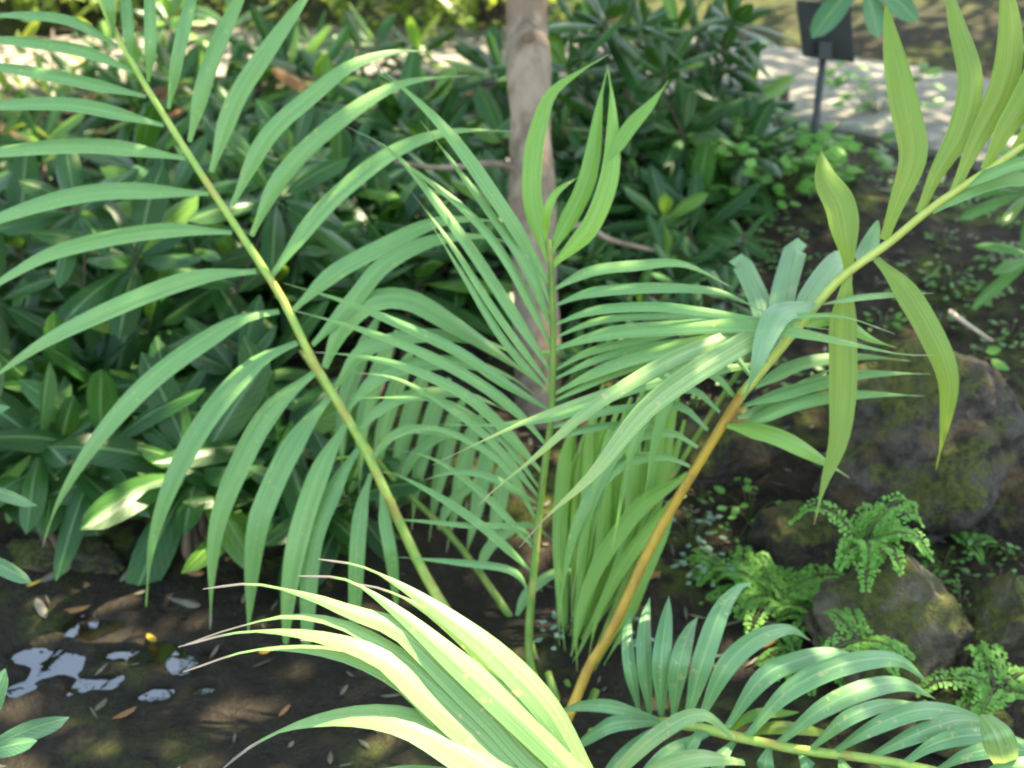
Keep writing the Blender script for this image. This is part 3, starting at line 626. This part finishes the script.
def leaf_cloud(n_, cx, cy, rx, ry, z0, z1, gap, seed):
    mb = MB(); cr = random.Random(seed)
    for i in range(n_):
        a = cr.uniform(0, 6.283); r_ = math.sqrt(cr.random())
        q = Vector((cx + rx * r_ * math.cos(a), cy + ry * r_ * math.sin(a), cr.uniform(z0, z1)))
        if noise.noise(q * 1.1) < gap: continue
        if any(mirror_clear(q, *m_) for m_ in MIRROR): continue
        d = Vector((cr.uniform(-1, 1), cr.uniform(-1, 1), cr.uniform(-0.6, 0.3))).normalized(); qm = q + d * 0.11
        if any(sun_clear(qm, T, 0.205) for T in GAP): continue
        random.seed(i); quick_leaf(mb, q, d, cr.uniform(0.18, 0.28), cr.uniform(0.07, 0.10), (ZV + Vector((cr.uniform(-.7, .7), cr.uniform(-.7, .7), 0))).normalized(), 0.5, n=3)
    return mb
leaf_cloud(7000, 1.55, 4.15, 2.8, 2.5, 3.7, 5.2, -0.62, 4).build('crown', M['canopy'], tree)
def added_tree(x, y, h, rx, ry, n_, gap, label, seed):  # unseen trees added to shade the path and darken pool reflections
    b = Vector((x, y, terrain(x, y))); t = empty('tree', b); tag(t, label, 'tree')
    mb = MB(); tube(mb, [b - ZV * 0.1, b + ZV * h * 0.5 + RT * 0.05, b + ZV * (h + 0.6)], 0.12, 0.06, n=20, sides=12, wob=0.2); mb.build('trunk', M['bark'], t)
    mb = MB(); rg = random.Random(seed)
    for k in range(8):
        a = k * 0.8; e = b + Vector((math.cos(a) * rx * 0.7, math.sin(a) * ry * 0.7, h + rg.uniform(0.2, 1.2)))
        tube(mb, [b + ZV * (h - 0.5), (b + ZV * h).lerp(e, 0.5) + ZV * 0.3, e], 0.04, 0.01, sides=6)
    mb.build('branch', M['twig'], t)
    leaf_cloud(n_, x, y, rx, ry, b.z + h, b.z + h + 1.8, gap, seed).build('crown', M['canopy'], t)
added_tree(4.0, 6.9, 3.6, 2.4, 1.9, 3600, -0.30, 'unseen added shade tree standing outside the picture right of the paved path', 61)
added_tree(-3.6, 5.5, 3.3, 2.9, 2.5, 7500, -0.40, 'unseen tree added to block mirrored sky, standing outside the picture left of the pool', 62)
added_tree(-1.6, 10.4, 2.6, 4.2, 1.8, 5500, -0.40, 'unseen tall tree added to darken the pool reflection, rising beyond the bushes above the picture', 63)
added_tree(3.4, 11.0, 3.0, 3.2, 1.8, 1800, -0.05, 'unseen tall tree added as dark backing, rising above the picture beyond the path at the right', 64)
random.seed(5)

# ------------------------------------------------------------------ shrubs of whorled leaves
def whorl(mb, c, axis, L, wd, nl, spread=(0.15, 1.1), rnd_new=0.06, mi_new=1, droop=0.5, mats3=False):
    a0 = U(0, 6.28); x = axis.orthogonal().normalized(); y = axis.cross(x)
    for k in range(nl):
        a = a0 + k * 2.4 + U(-0.3, 0.3); el = lerp(spread[1], spread[0], (k + 0.5) / nl) + U(-0.15, 0.15)
        # el: angle from the axis (radians), outer leaves near 90 degrees
        an = lerp(0.55, 1.6, 1 - (k / nl)) + U(-0.15, 0.15)
        d = axis * math.cos(an) + (x * math.cos(a) + y * math.sin(a)) * math.sin(an)
        l = L * U(0.75, 1.1) * (0.75 if k > nl * 0.8 else 1)
        b = c - axis * (0.03 * (1 - k / nl)); pet = b + d * 0.018
        dr = droop * U(0.5, 1.3)
        m_ = pet + d * l * 0.5 - ZV * l * dr * 0.08; t = pet + d * l - ZV * l * dr * 0.38
        side = d.cross(ZV); nh = (axis * 0.8 + ZV * 0.5 - d * 0.2).normalized()
        leaf(mb, [b, pet, m_, t], wd * U(0.85, 1.15), nh, prof_lance2, 0.30 + U(-.1, .15), 9, None, 4, U(-0.3, 0.3), mi=(mi_new if random.random() < rnd_new else (2 if random.random() < 0.005 and mats3 else 0)), wave=U(0, 0.08))
def prof_lance2(v):
    return 0.06 if v < 0.10 else max(0.02, prof_lance((v - 0.10) / 0.90))
def shrub(px, py, spots, label, L=0.17, wd=0.047, nl=10, new=0.05, mats=('shrub', 'shrub_new', 'dry'), base=None, name='shrub'):
    b = base or ground_at(px, py)[0]
    root = empty(name, b); tag(root, label, 'shrub')
    f = MB(); s = MB(); hub = b + ZV * 0.02; mains = []
    for k in range(max(2, min(7, len(spots) // 4))):
        x, y, d = spots[k * len(spots) // max(2, min(7, len(spots) // 4)) % len(spots)]
        c = W(x, y, d + 0.12) - ZV * 0.12; m_ = hub.lerp(c, 0.5) + Vector((U(-.08, .08), U(-.08, .08), 0.05))
        P = [hub - ZV * 0.08, hub + Vector((U(-.04, .04), U(-.04, .04), 0.06)), m_, c]; tube(s, P, 0.012, 0.006, n=14, sides=7, wob=0.15); mains += catmull(P, 10)[3:]
    for i, (x, y, d) in enumerate(spots):
        if ((385 < x < 512 and y < 140) or (x < 150 and y < 105)) and d > 3 and i % 5: continue      # the thin places where the sunny path shows
        c = W(x, y, d); gz = terrain(c.x, c.y)
        if c.z < gz + 0.10: c.z = gz + 0.10 + U(0, 0.08)
        out = Vector((c.x - b.x, c.y - b.y, 0))
        ax = (ZV * 0.65 + out * 0.3 + (CAM - c).normalized() * U(0.45, 1.25) + Vector((U(-.6, .6), U(-.5, .5), 0))).normalized()
        k = U(0.6, 1.2)
        whorl(f, c, ax, L * k, wd * k, nl + random.randint(-2, 2), rnd_new=new * U(0, 2), mats3=len(mats) > 2)
        a = min(mains, key=lambda q: (q - c).length)
        tube(s, [a, a.lerp(c, 0.5) - ZV * 0.02, c - ax * 0.05, c + ax * 0.01], 0.005, 0.003, n=8, sides=5)
    f.build('foliage', [M[m_] for m_ in mats], root); s.build('stem', M['twig'], root)
    return root
def spots(x0, x1, y0, y1, d0, d1, n_, avoid=None):
    out = []
    for i in range(n_):
        best = None
        for t in range(8):
            c = (U(x0, x1), U(y0, y1)); q = min([math.hypot(c[0] - o[0], c[1] - o[1]) for o in out] + [1e9])
            if best is None or q > best[0]: best = (q, c)
        out.append((best[1][0], best[1][1], U(d0, d1)))
    return out
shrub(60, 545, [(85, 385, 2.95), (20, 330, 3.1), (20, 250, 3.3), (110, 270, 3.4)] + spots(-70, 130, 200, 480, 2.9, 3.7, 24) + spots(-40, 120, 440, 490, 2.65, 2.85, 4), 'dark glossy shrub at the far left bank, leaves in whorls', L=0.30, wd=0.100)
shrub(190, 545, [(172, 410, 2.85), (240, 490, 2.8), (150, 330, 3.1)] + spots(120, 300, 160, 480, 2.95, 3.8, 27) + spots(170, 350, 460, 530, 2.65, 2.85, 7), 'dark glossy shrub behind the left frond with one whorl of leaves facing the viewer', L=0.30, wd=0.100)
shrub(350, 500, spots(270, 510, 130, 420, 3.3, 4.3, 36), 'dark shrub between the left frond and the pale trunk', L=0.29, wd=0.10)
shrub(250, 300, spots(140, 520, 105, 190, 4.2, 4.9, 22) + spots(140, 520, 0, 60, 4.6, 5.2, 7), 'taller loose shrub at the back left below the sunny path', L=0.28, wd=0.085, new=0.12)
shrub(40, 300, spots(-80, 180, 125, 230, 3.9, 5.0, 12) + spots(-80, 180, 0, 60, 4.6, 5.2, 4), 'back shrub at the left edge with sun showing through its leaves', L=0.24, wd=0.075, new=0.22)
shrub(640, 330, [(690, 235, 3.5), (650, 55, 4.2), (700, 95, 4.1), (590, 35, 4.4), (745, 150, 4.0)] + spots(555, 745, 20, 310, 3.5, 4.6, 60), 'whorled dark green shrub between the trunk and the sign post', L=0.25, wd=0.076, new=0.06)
shrub(-150, 640, [(-62, 470, 1.95), (-50, 540, 1.9), (-70, 420, 2.1)], 'pale leaved shrub reaching in at the left edge over the water', L=0.17, wd=0.06, nl=8, mats=('shrub_pale', 'shrub_pale'))
shrub(-120, 800, [(-25, 755, 1.6)], 'small shrub whose leaf pokes in at the bottom left corner', L=0.12, wd=0.045, nl=7, mats=('shrub_pale', 'shrub_new'))
shrub(640, 420, spots(570, 740, 290, 400, 3.0, 3.5, 20), 'low dark shrub behind the orange stalk', L=0.13, wd=0.04)
shrub(1090, 260, [(1030, 190, 3.2), (1035, 255, 3.0), (1050, 130, 3.4)], 'light green shrub entering from the right edge above the bank', L=0.16, wd=0.045, nl=8, mats=('weed', 'shrub_new'))

# branch with broad leaves hanging into the top right in front of the sign: a limb of a sapling standing beyond the frame
sb = ground_at(1180, 420)[0]
sap = empty('sapling', sb); tag(sap, 'sapling whose broad leaves hang in front of the black sign at the top', 'tree')
c0 = W(862, -16, 3.3); s = MB(); tube(s, [sb - ZV * 0.05, W(1170, 120, 3.0), W(1060, -90, 3.1), W(930, -70, 3.25), c0], 0.02, 0.005, n=40, sides=8, wob=0.15); s.build('trunk', M['twig'], sap)
f = MB()
for (x, y), w_, up_ in [((812, 38), 34, .5), ((838, 6), 30, .8), ((878, 38), 26, .3), ((918, 22), 32, .6), ((900, -30), 30, .8), ((820, -40), 30, .8), ((770, -30), 30, .8)]:
    t = W(x, y, 3.25 + U(-.08, .08)); leaf(f, [c0, c0.lerp(t, 0.25) + ZV * 0.02, c0.lerp(t, 0.6) + ZV * 0.02, t], w_ * 3.25 / F, ((CAM - t).normalized() + ZV * up_).normalized(), prof_lance2, 0.25, 10, None, 4)
f.build('foliage', M['shrub_pale'], sap)

# bent bare branches low on the tree
mb = MB(); tube(mb, path_px([(533, 175, 3.15), (495, 164, 3.1), (440, 168, 3.05), (395, 162, 3.0)]), 0.014, 0.006, n=20, sides=7, wob=0.2)
tube(mb, path_px([(538, 240, 3.15), (580, 225, 3.2), (610, 240, 3.25), (660, 252, 3.3)]), 0.012, 0.006, n=20, sides=7, wob=0.2)
mb.build('low_branch', M['bark'], tree)

# ------------------------------------------------------------------ sunlit hedge trees beyond the path
def far_bush(x, y, rx, rz, nleaf, label, seed, mat='far', leafL=0.2):
    z0 = terrain(x, y); root = empty('bush', (x, y, z0)); tag(root, label, 'bush', 'small leaved yellow green bushes along the path')
    rg = random.Random(seed); f = MB(); s = MB()
    for k in range(7):
        a = rg.uniform(0, 6.28); e = Vector((x + math.cos(a) * rx * 0.6, y + math.sin(a) * rx * 0.5, z0 + rz * rg.uniform(0.7, 1.6)))
        tube(s, [Vector((x, y, z0 - 0.05)), Vector((x, y, z0)).lerp(e, 0.5) + ZV * 0.1, e], 0.03, 0.008, sides=6)
    cl = [(Vector((rg.uniform(-1, 1) * rx, rg.uniform(-1, 1) * rx * 0.6, rz * rg.uniform(0.15, 1.75))), rg.uniform(0.3, 0.6)) for _ in range(16)]
    for i in range(nleaf):
        c, r_ = rg.choice(cl); v = Vector((rg.gauss(0, 1), rg.gauss(0, 1), rg.gauss(0, 0.8))) * r_ * 0.55
        q = Vector((x, y, z0)) + c + v
        if q.z < z0 + 0.03: continue
        d = Vector((rg.uniform(-1, 1), rg.uniform(-1, 1), rg.uniform(-0.7, 0.4))).normalized()
        quick_leaf(f, q, d, leafL * rg.uniform(0.7, 1.2), leafL * 0.36, (ZV + Vector((rg.uniform(-.6, .6), rg.uniform(-.6, .6), 0))).normalized(), 0.5, rg.random(), n=3)
    f.build('foliage', M[mat], root); s.build('stem', M['twig'], root)
for i, (x, y, rx, rz, nl_, lb) in enumerate([
    (-4.2, 7.2, 0.9, 0.6, 700, 'sunlit yellow green bush at the far left beyond the path'), (-2.7, 7.3, 0.8, 0.55, 700, 'sunlit bush beyond the path behind the tip of the big left frond'),
    (-0.1, 7.25, 0.55, 0.5, 600, 'sunlit bush beyond the path just left of the pale trunk'), (-1.3, 7.6, 0.8, 0.55, 600, 'sunlit bush beyond the path between the big frond and the pale trunk')]):
    far_bush(x, y - 0.25, rx * 1.15, rz * 1.2, int(nl_ * 1.5), lb, 40 + i)

far_bush(-2.05, 4.45, 0.55, 0.14, 420, 'small leaved yellow green bush at the left edge in front of the sunny path', 71, 'far', 0.12)
# ------------------------------------------------------------------ sign on its post, stake
q, d = ground_at(809, 200)
sg = empty('garden_sign', q); tag(sg, 'black rectangular garden sign seen from behind on a thin leaning post', 'sign')
d2 = d * 0.985
mb = MB(); tube(mb, [q - ZV * 0.05, W(815, 130, d2), W(824, 50, d2)], 0.0125, 0.0125, n=10, sides=10); mb.build('post', M['post'], sg)
def slab(mb, P, nrm, th):
    vs = [v + nrm * (th / 2) for v in P] + [v - nrm * (th / 2) for v in P]; k = len(P)
    fs = [tuple(range(k)), tuple(range(2 * k - 1, k - 1, -1))] + [(i, i + k, (i + 1) % k + k, (i + 1) % k) for i in range(k)]
    mb.add(vs, fs, [(0, 0)] * (2 * k), 0.5)
mb = MB(); sd = d2 - 0.03
P = [W(796, 0, sd - 0.06), W(850, 5, sd - 0.06), W(854, 62, sd + 0.03), W(803, 56, sd + 0.03)]
nrm = (P[1] - P[0]).cross(P[3] - P[0]).normalized(); slab(mb, P, nrm, 0.014); mb.build('panel', M['sign'], sg, smooth=False)
mb = MB(); P2 = [W(818, 40, sd - 0.02), W(831, 41, sd - 0.02), W(831, 60, sd + 0.005), W(818, 58, sd + 0.005)]; slab(mb, P2, nrm, 0.03); mb.build('bracket', M['post'], sg, smooth=False)
q, d = ground_at(784, 118); mb = MB(); tube(mb, [q - ZV * 0.05, W(784, 100, d), W(785, 84, d)], 0.02, 0.017, n=8, sides=7, wob=0.2)
tag(mb.build('stake', M['twig']), 'short dark wooden stake at the edge of the path', 'stake')

# ------------------------------------------------------------------ ferns and weeds on the right bank
def fern(px, py, size, nf, label, seed, lift=0.5, on=None):
    b, d = ground_at(px, py); b = W(px, py, d - 0.03)
    if on: d = ground_at(on[0], on[1])[1]; b = W(px, py, d + on[2])
    root = empty('fern', b); tag(root, label, 'fern'); f = MB(); s = MB(); rg = random.Random(seed)
    for i in range(nf):
        a = rg.uniform(0, 6.28); el = rg.uniform(0.1, 1.0) * lift + 0.1; l = size * rg.uniform(0.6, 1.1)
        h = Vector((math.cos(a), math.sin(a) - 0.35, 0)).normalized()
        P = [b, b + h * l * 0.4 + ZV * l * 0.45 * el, b + h * l * 0.75 + ZV * l * 0.55 * el, b + h * l - ZV * l * 0.05 + ZV * l * 0.3 * el]
        C = catmull(P, 17); tube(s, P, 0.0016, 0.0008, n=12, sides=5)
        for j in range(2, 18):
            t = (C[j] - C[j - 1]).normalized(); side = t.cross(ZV).normalized(); k = 1 - (j / 18) ** 1.6
            for sg_ in (-1, 1):
                pl = l * 0.30 * k * rg.uniform(0.8, 1.1); pd = (side * sg_ + t * 0.5 - ZV * 0.1).normalized()
                np_ = max(2, int(pl / 0.0095))
                for m_ in range(np_):
                    o = C[j] + pd * (pl * (m_ + 0.6) / np_); s2 = 0.0060 * rg.uniform(0.8, 1.25) * (size / 0.17) ** 0.5
                    dd = (t * (1 if m_ % 2 else -1) * 0.9 + pd * 0.8 + Vector((rg.uniform(-.3, .3), rg.uniform(-.3, .3), rg.uniform(-.35, .35)))).normalized()
                    sv = dd.cross((ZV + Vector((rg.uniform(-.4, .4), rg.uniform(-.8, .1), 0))).normalized()).normalized()
                    f.add([o, o + dd * s2 * 1.1 + sv * s2 * 0.8, o + dd * s2 * 1.9 + sv * s2 * 0.35, o + dd * s2 * 1.9 - sv * s2 * 0.35, o + dd * s2 * 1.1 - sv * s2 * 0.8], [(0, 1, 2, 3, 4)], [(0.5, 0), (0.1, .5), (.3, .9), (.7, .9), (.9, .5)], rg.random())
    f.build('foliage', M['fern'], root); s.build('stem', M['fernstem'], root)
fern(862, 545, 0.14, 16, 'bright green fern clump on top of the mossy rock', 1, 1.0, (900, 688, -0.06))
fern(775, 598, 0.165, 18, 'wide maidenhair fern clump below the dark mossy rock', 2, 0.6)
fern(745, 575, 0.12, 8, 'small fern left of the wide maidenhair clump', 3, 0.6)
fern(858, 640, 0.11, 7, 'little fern hanging over the face of the mossy rock', 4, 0.4, (900, 688, -0.14))
fern(995, 690, 0.14, 9, 'bright fern at the lower right edge beside the brown rock', 5, 0.7, (1010, 690, -0.12))
fern(720, 570, 0.09, 8, 'small fern at the foot of the dark rock near the orange stalk', 9, 0.6)
fern(820, 620, 0.11, 9, 'fern between the wide maidenhair clump and the mossy rock', 10, 0.6)
fern(925, 650, 0.07, 6, 'tiny fern in the crevice right of the mossy rock', 6, 0.5)
fern(800, 655, 0.11, 8, 'fern tuft just above the arching flecked leaflets', 7, 0.5)
fern(970, 545, 0.07, 6, 'tiny fern sprig under the large grey rock', 8, 0.5)
def weed(px, py, size, nl_, ls, label, mat='weed', seed=0, group=None):
    b, d = ground_at(px, py); root = empty('weed', b); tag(root, label, 'weed', group); f = MB(); s = MB(); rg = random.Random(seed)
    for i in range(nl_):
        a = rg.uniform(0, 6.28); r_ = size * math.sqrt(rg.random()); h = size * rg.uniform(0.3, 1.0)
        q = b + Vector((r_ * math.cos(a), r_ * math.sin(a), h)); tube(s, [b - ZV * 0.01, b.lerp(q, 0.6) + ZV * 0.01, q], 0.0016, 0.0009, n=5, sides=4)
        dd = Vector((math.cos(a), math.sin(a), rg.uniform(-0.3, 0.4))).normalized()
        quick_leaf(f, q, dd, ls * rg.uniform(0.7, 1.2), ls * 0.6, (ZV + (CAM - q).normalized() * 0.5 + Vector((rg.uniform(-.4, .4), rg.uniform(-.4, .4), 0))).normalized(), 0.3, rg.random(), n=5, prof=prof_broad)
    f.build('foliage', M[mat], root); s.build('stem', M['fernstem'], root)
weed(690, 545, 0.07, 22, 0.022, 'bluish green creeping weed beside the orange stalk', 'weed_blue', 1)
weed(705, 580, 0.06, 18, 0.020, 'bluish green weed left of the small fern', 'weed_blue', 2)
weed(560, 640, 0.05, 14, 0.02, 'small weed sprouting at the foot of the palm', 'weed_blue', 9)
weed(625, 650, 0.05, 14, 0.018, 'small pale weed on the mud right of the palm base', 'weed_blue', 10)
weed(750, 520, 0.08, 16, 0.03, 'light green seedling on the dark rock behind the stalk', 'fern', 3)
weed(770, 205, 0.24, 190, 0.06, 'bushy green weed growing left of the sign post', 'fern', 4)
weed(735, 185, 0.24, 150, 0.055, 'low leafy weed at the foot of the whorled shrub', 'weed', 5)
weed(850, 185, 0.20, 45, 0.06, 'thin leafy weed right of the sign post', 'weed', 6)
weed(880, 120, 0.22, 40, 0.07, 'weed spilling over the near edge of the path', 'weed', 7)
weed(975, 362, 0.05, 5, 0.05, 'heart leaved seedling below the pale stick', 'fern', 8)
weed(1000, 270, 0.07, 30, 0.025, 'small leaved weed on the soil slope at the right', 'weed', 11)
weed(950, 290, 0.06, 26, 0.022, 'small leaved weed in the middle of the soil slope', 'weed', 12)
weed(930, 590, 0.05, 14, 0.02, 'dark little weed beside the crevice in the rocks', 'weed', 13)
weed(955, 640, 0.06, 20, 0.022, 'leafy weed on the face of the brown rock', 'weed', 14)
weed(1000, 590, 0.05, 16, 0.02, 'weed tuft between the rocks near the right edge', 'weed', 15)
weed(830, 480, 0.05, 12, 0.022, 'seedling under the yellow hanging leaflet', 'weed', 16)

rg = random.Random(9)
for i, (px, py) in enumerate([(700, 500), (735, 545), (905, 560), (940, 575), (985, 560), (1010, 560), (915, 700), (960, 610), (880, 330), (1010, 340), (900, 300), (940, 250), (990, 300), (1000, 480), (720, 610), (850, 590)]):
    weed(px, py, rg.uniform(0.03, 0.06), rg.randint(8, 20), rg.uniform(0.014, 0.022), 'tiny green weed sprouting among the soil and rocks of the right bank', rg.choice(['weed', 'fern', 'weed']), 100 + i, 'tiny weeds on the right bank')
# ground cover on the slope: moss tufts and tiny leaves nobody could count
mb = MB(); rg = random.Random(77)
for i in range(5200):
    x, y = rg.uniform(0.4, 3.0), rg.uniform(2.2, 5.0)
    if noise.noise(Vector((x * 2.2, y * 2.2, 3))) < 0.05 or path_dist(x, y)[0] < 0.75: continue
    q = Vector((x, y, terrain(x, y) + rg.uniform(0.0, 0.03))); a = rg.uniform(0, 6.28)
    quick_leaf(mb, q, Vector((math.cos(a), math.sin(a), rg.uniform(0, .6))).normalized(), rg.uniform(0.012, 0.035), rg.uniform(0.010, 0.02), (ZV + Vector((rg.uniform(-.4, .4), -0.4, 0))).normalized(), 0.2, rg.random(), n=2, prof=prof_broad)
tag(mb.build('ground_cover', M['weed']), kind='stuff')
# litter on the bank
mb = MB()
for i in range(2600):
    x, y = rg.uniform(-1.8, 2.6), rg.uniform(1.4, 4.4); z = terrain(x, y)
    if z < 0.012 or (z < 0.04 and rg.random() < 0.6): continue
    a = rg.uniform(0, 6.28)
    quick_leaf(mb, Vector((x, y, z + 0.006)), Vector((math.cos(a), math.sin(a), rg.uniform(-.05, .25))).normalized(), rg.uniform(0.015, 0.05), rg.uniform(0.006, 0.016), (ZV + Vector((rg.uniform(-.4, .4), rg.uniform(-.4, .4), 0))).normalized(), 0.1, rg.random(), n=3, fold=0.5)
tag(mb.build('leaf_litter', M['dry_grey']), kind='stuff')

# single fallen leaves
def fallen(px, py, L, wd, ang, mat, label, lift=0.012, group=None):
    b, d = ground_at(px, py)
    if b.z < 0.005: b.z = 0.003
    dr = Vector((math.cos(ang), math.sin(ang), 0.08)); mb = MB(); b = b + ZV * lift
    o_ = empty('tmp', b); bpy.data.objects.remove(o_)
    leaf(mb, [Vector((0, 0, 0)) - dr * L / 2, Vector((0, 0, 0.004)), dr * L / 2 + ZV * 0.006], wd, (ZV + (CAM - b).normalized() * 0.3).normalized(), prof_lance, U(0.3, 0.7), 8, None, 4, U(-.4, .4))
    o = mb.build('fallen_leaf', M[mat]); o.location = b; return tag(o, label, 'leaf', group)
fallen(75, 613, 0.075, 0.028, 0.1, 'dry', 'reddish brown fallen leaf at the edge of the dark water')
fallen(153, 648, 0.05, 0.022, -0.9, 'dry_yel', 'orange yellow fallen leaf floating on the bright reflection')
fallen(35, 588, 0.035, 0.014, 0.4, 'dry_yel', 'small yellow fallen leaf by the mossy stone')
fallen(42, 612, 0.07, 0.028, 2.2, 'dry_grey', 'grey fallen leaf left of the reddish brown one', 0.008)
fallen(185, 605, 0.10, 0.03, -0.5, 'dry_grey', 'long grey fallen leaf between the hanging leaflets', 0.008)
fallen(55, 578, 0.08, 0.03, 0.6, 'dry_grey', 'pale grey fallen leaf on the far bank of the water', 0.008)
fallen(130, 575, 0.07, 0.03, 1.2, 'dry_grey', 'grey upright fallen leaf under the left shrub', 0.008)
fallen(195, 577, 0.06, 0.025, -0.4, 'dry', 'brown orange fallen leaf by the small dark stone')
fallen(210, 520, 0.10, 0.03, 0.4, 'dry', 'tan fallen leaf lying under the left shrub', 0.02)
fallen(125, 718, 0.05, 0.02, 0.5, 'dry', 'dull brown fallen leaf sunk in the shallow water')
fallen(266, 655, 0.03, 0.025, 0.2, 'dry_yel', 'small olive yellow fallen leaf on the mud')
fallen(285, 716, 0.03, 0.014, 0.9, 'dry', 'tiny orange fallen leaf on the bare mud')
fallen(97, 712, 0.06, 0.02, 1.1, 'dry_grey', 'greyish fallen leaf in the water near the bottom', 0.004)
fallen(645, 588, 0.075, 0.028, 0.25, 'dry', 'tan curled fallen leaf just right of the orange stalk', 0.03)
fallen(765, 652, 0.06, 0.035, 0.5, 'dry', 'pale tan fallen leaf above the flecked leaflets', 0.03)
fallen(706, 672, 0.04, 0.03, 1.3, 'dry', 'red brown fallen leaf between the upright leaflets')
fallen(318, 440, 0.06, 0.03, 0.1, 'dry', 'orange fallen leaf glowing in the dark behind the left frond', 0.1)
fallen(200, 305, 0.07, 0.03, 0.3, 'dry', 'brown dead leaf caught in the left shrub', 0.3)
mb = MB(); q, d = ground_at(975, 330); P = [W(950, 312, d - 0.10), W(970, 326, d - 0.04), W(1000, 346, d - 0.03)]
tube(mb, P, 0.006, 0.003, n=8, sides=6, flat=1.6); tag(mb.build('stick', M['stick']), 'pale dry stick lying on the soil slope', 'stick')
mb = MB(); P = [ground_at(985, 600)[0] + ZV * 0.03, ground_at(1000, 606)[0] + ZV * 0.035, ground_at(1020, 604)[0] + ZV * 0.03]
tube(mb, P, 0.005, 0.003, n=8, sides=6); tag(mb.build('stick', M['stick']), 'short curved twig between the rocks at the right edge', 'stick')
mb = MB(); P = [ground_at(715, 632)[0] + ZV * 0.012, ground_at(770, 620)[0] + ZV * 0.02]
tube(mb, P, 0.003, 0.002, n=8, sides=6); tag(mb.build('stick', M['dry_grey']), 'thin straight twig on the mud left of the ferns', 'stick')
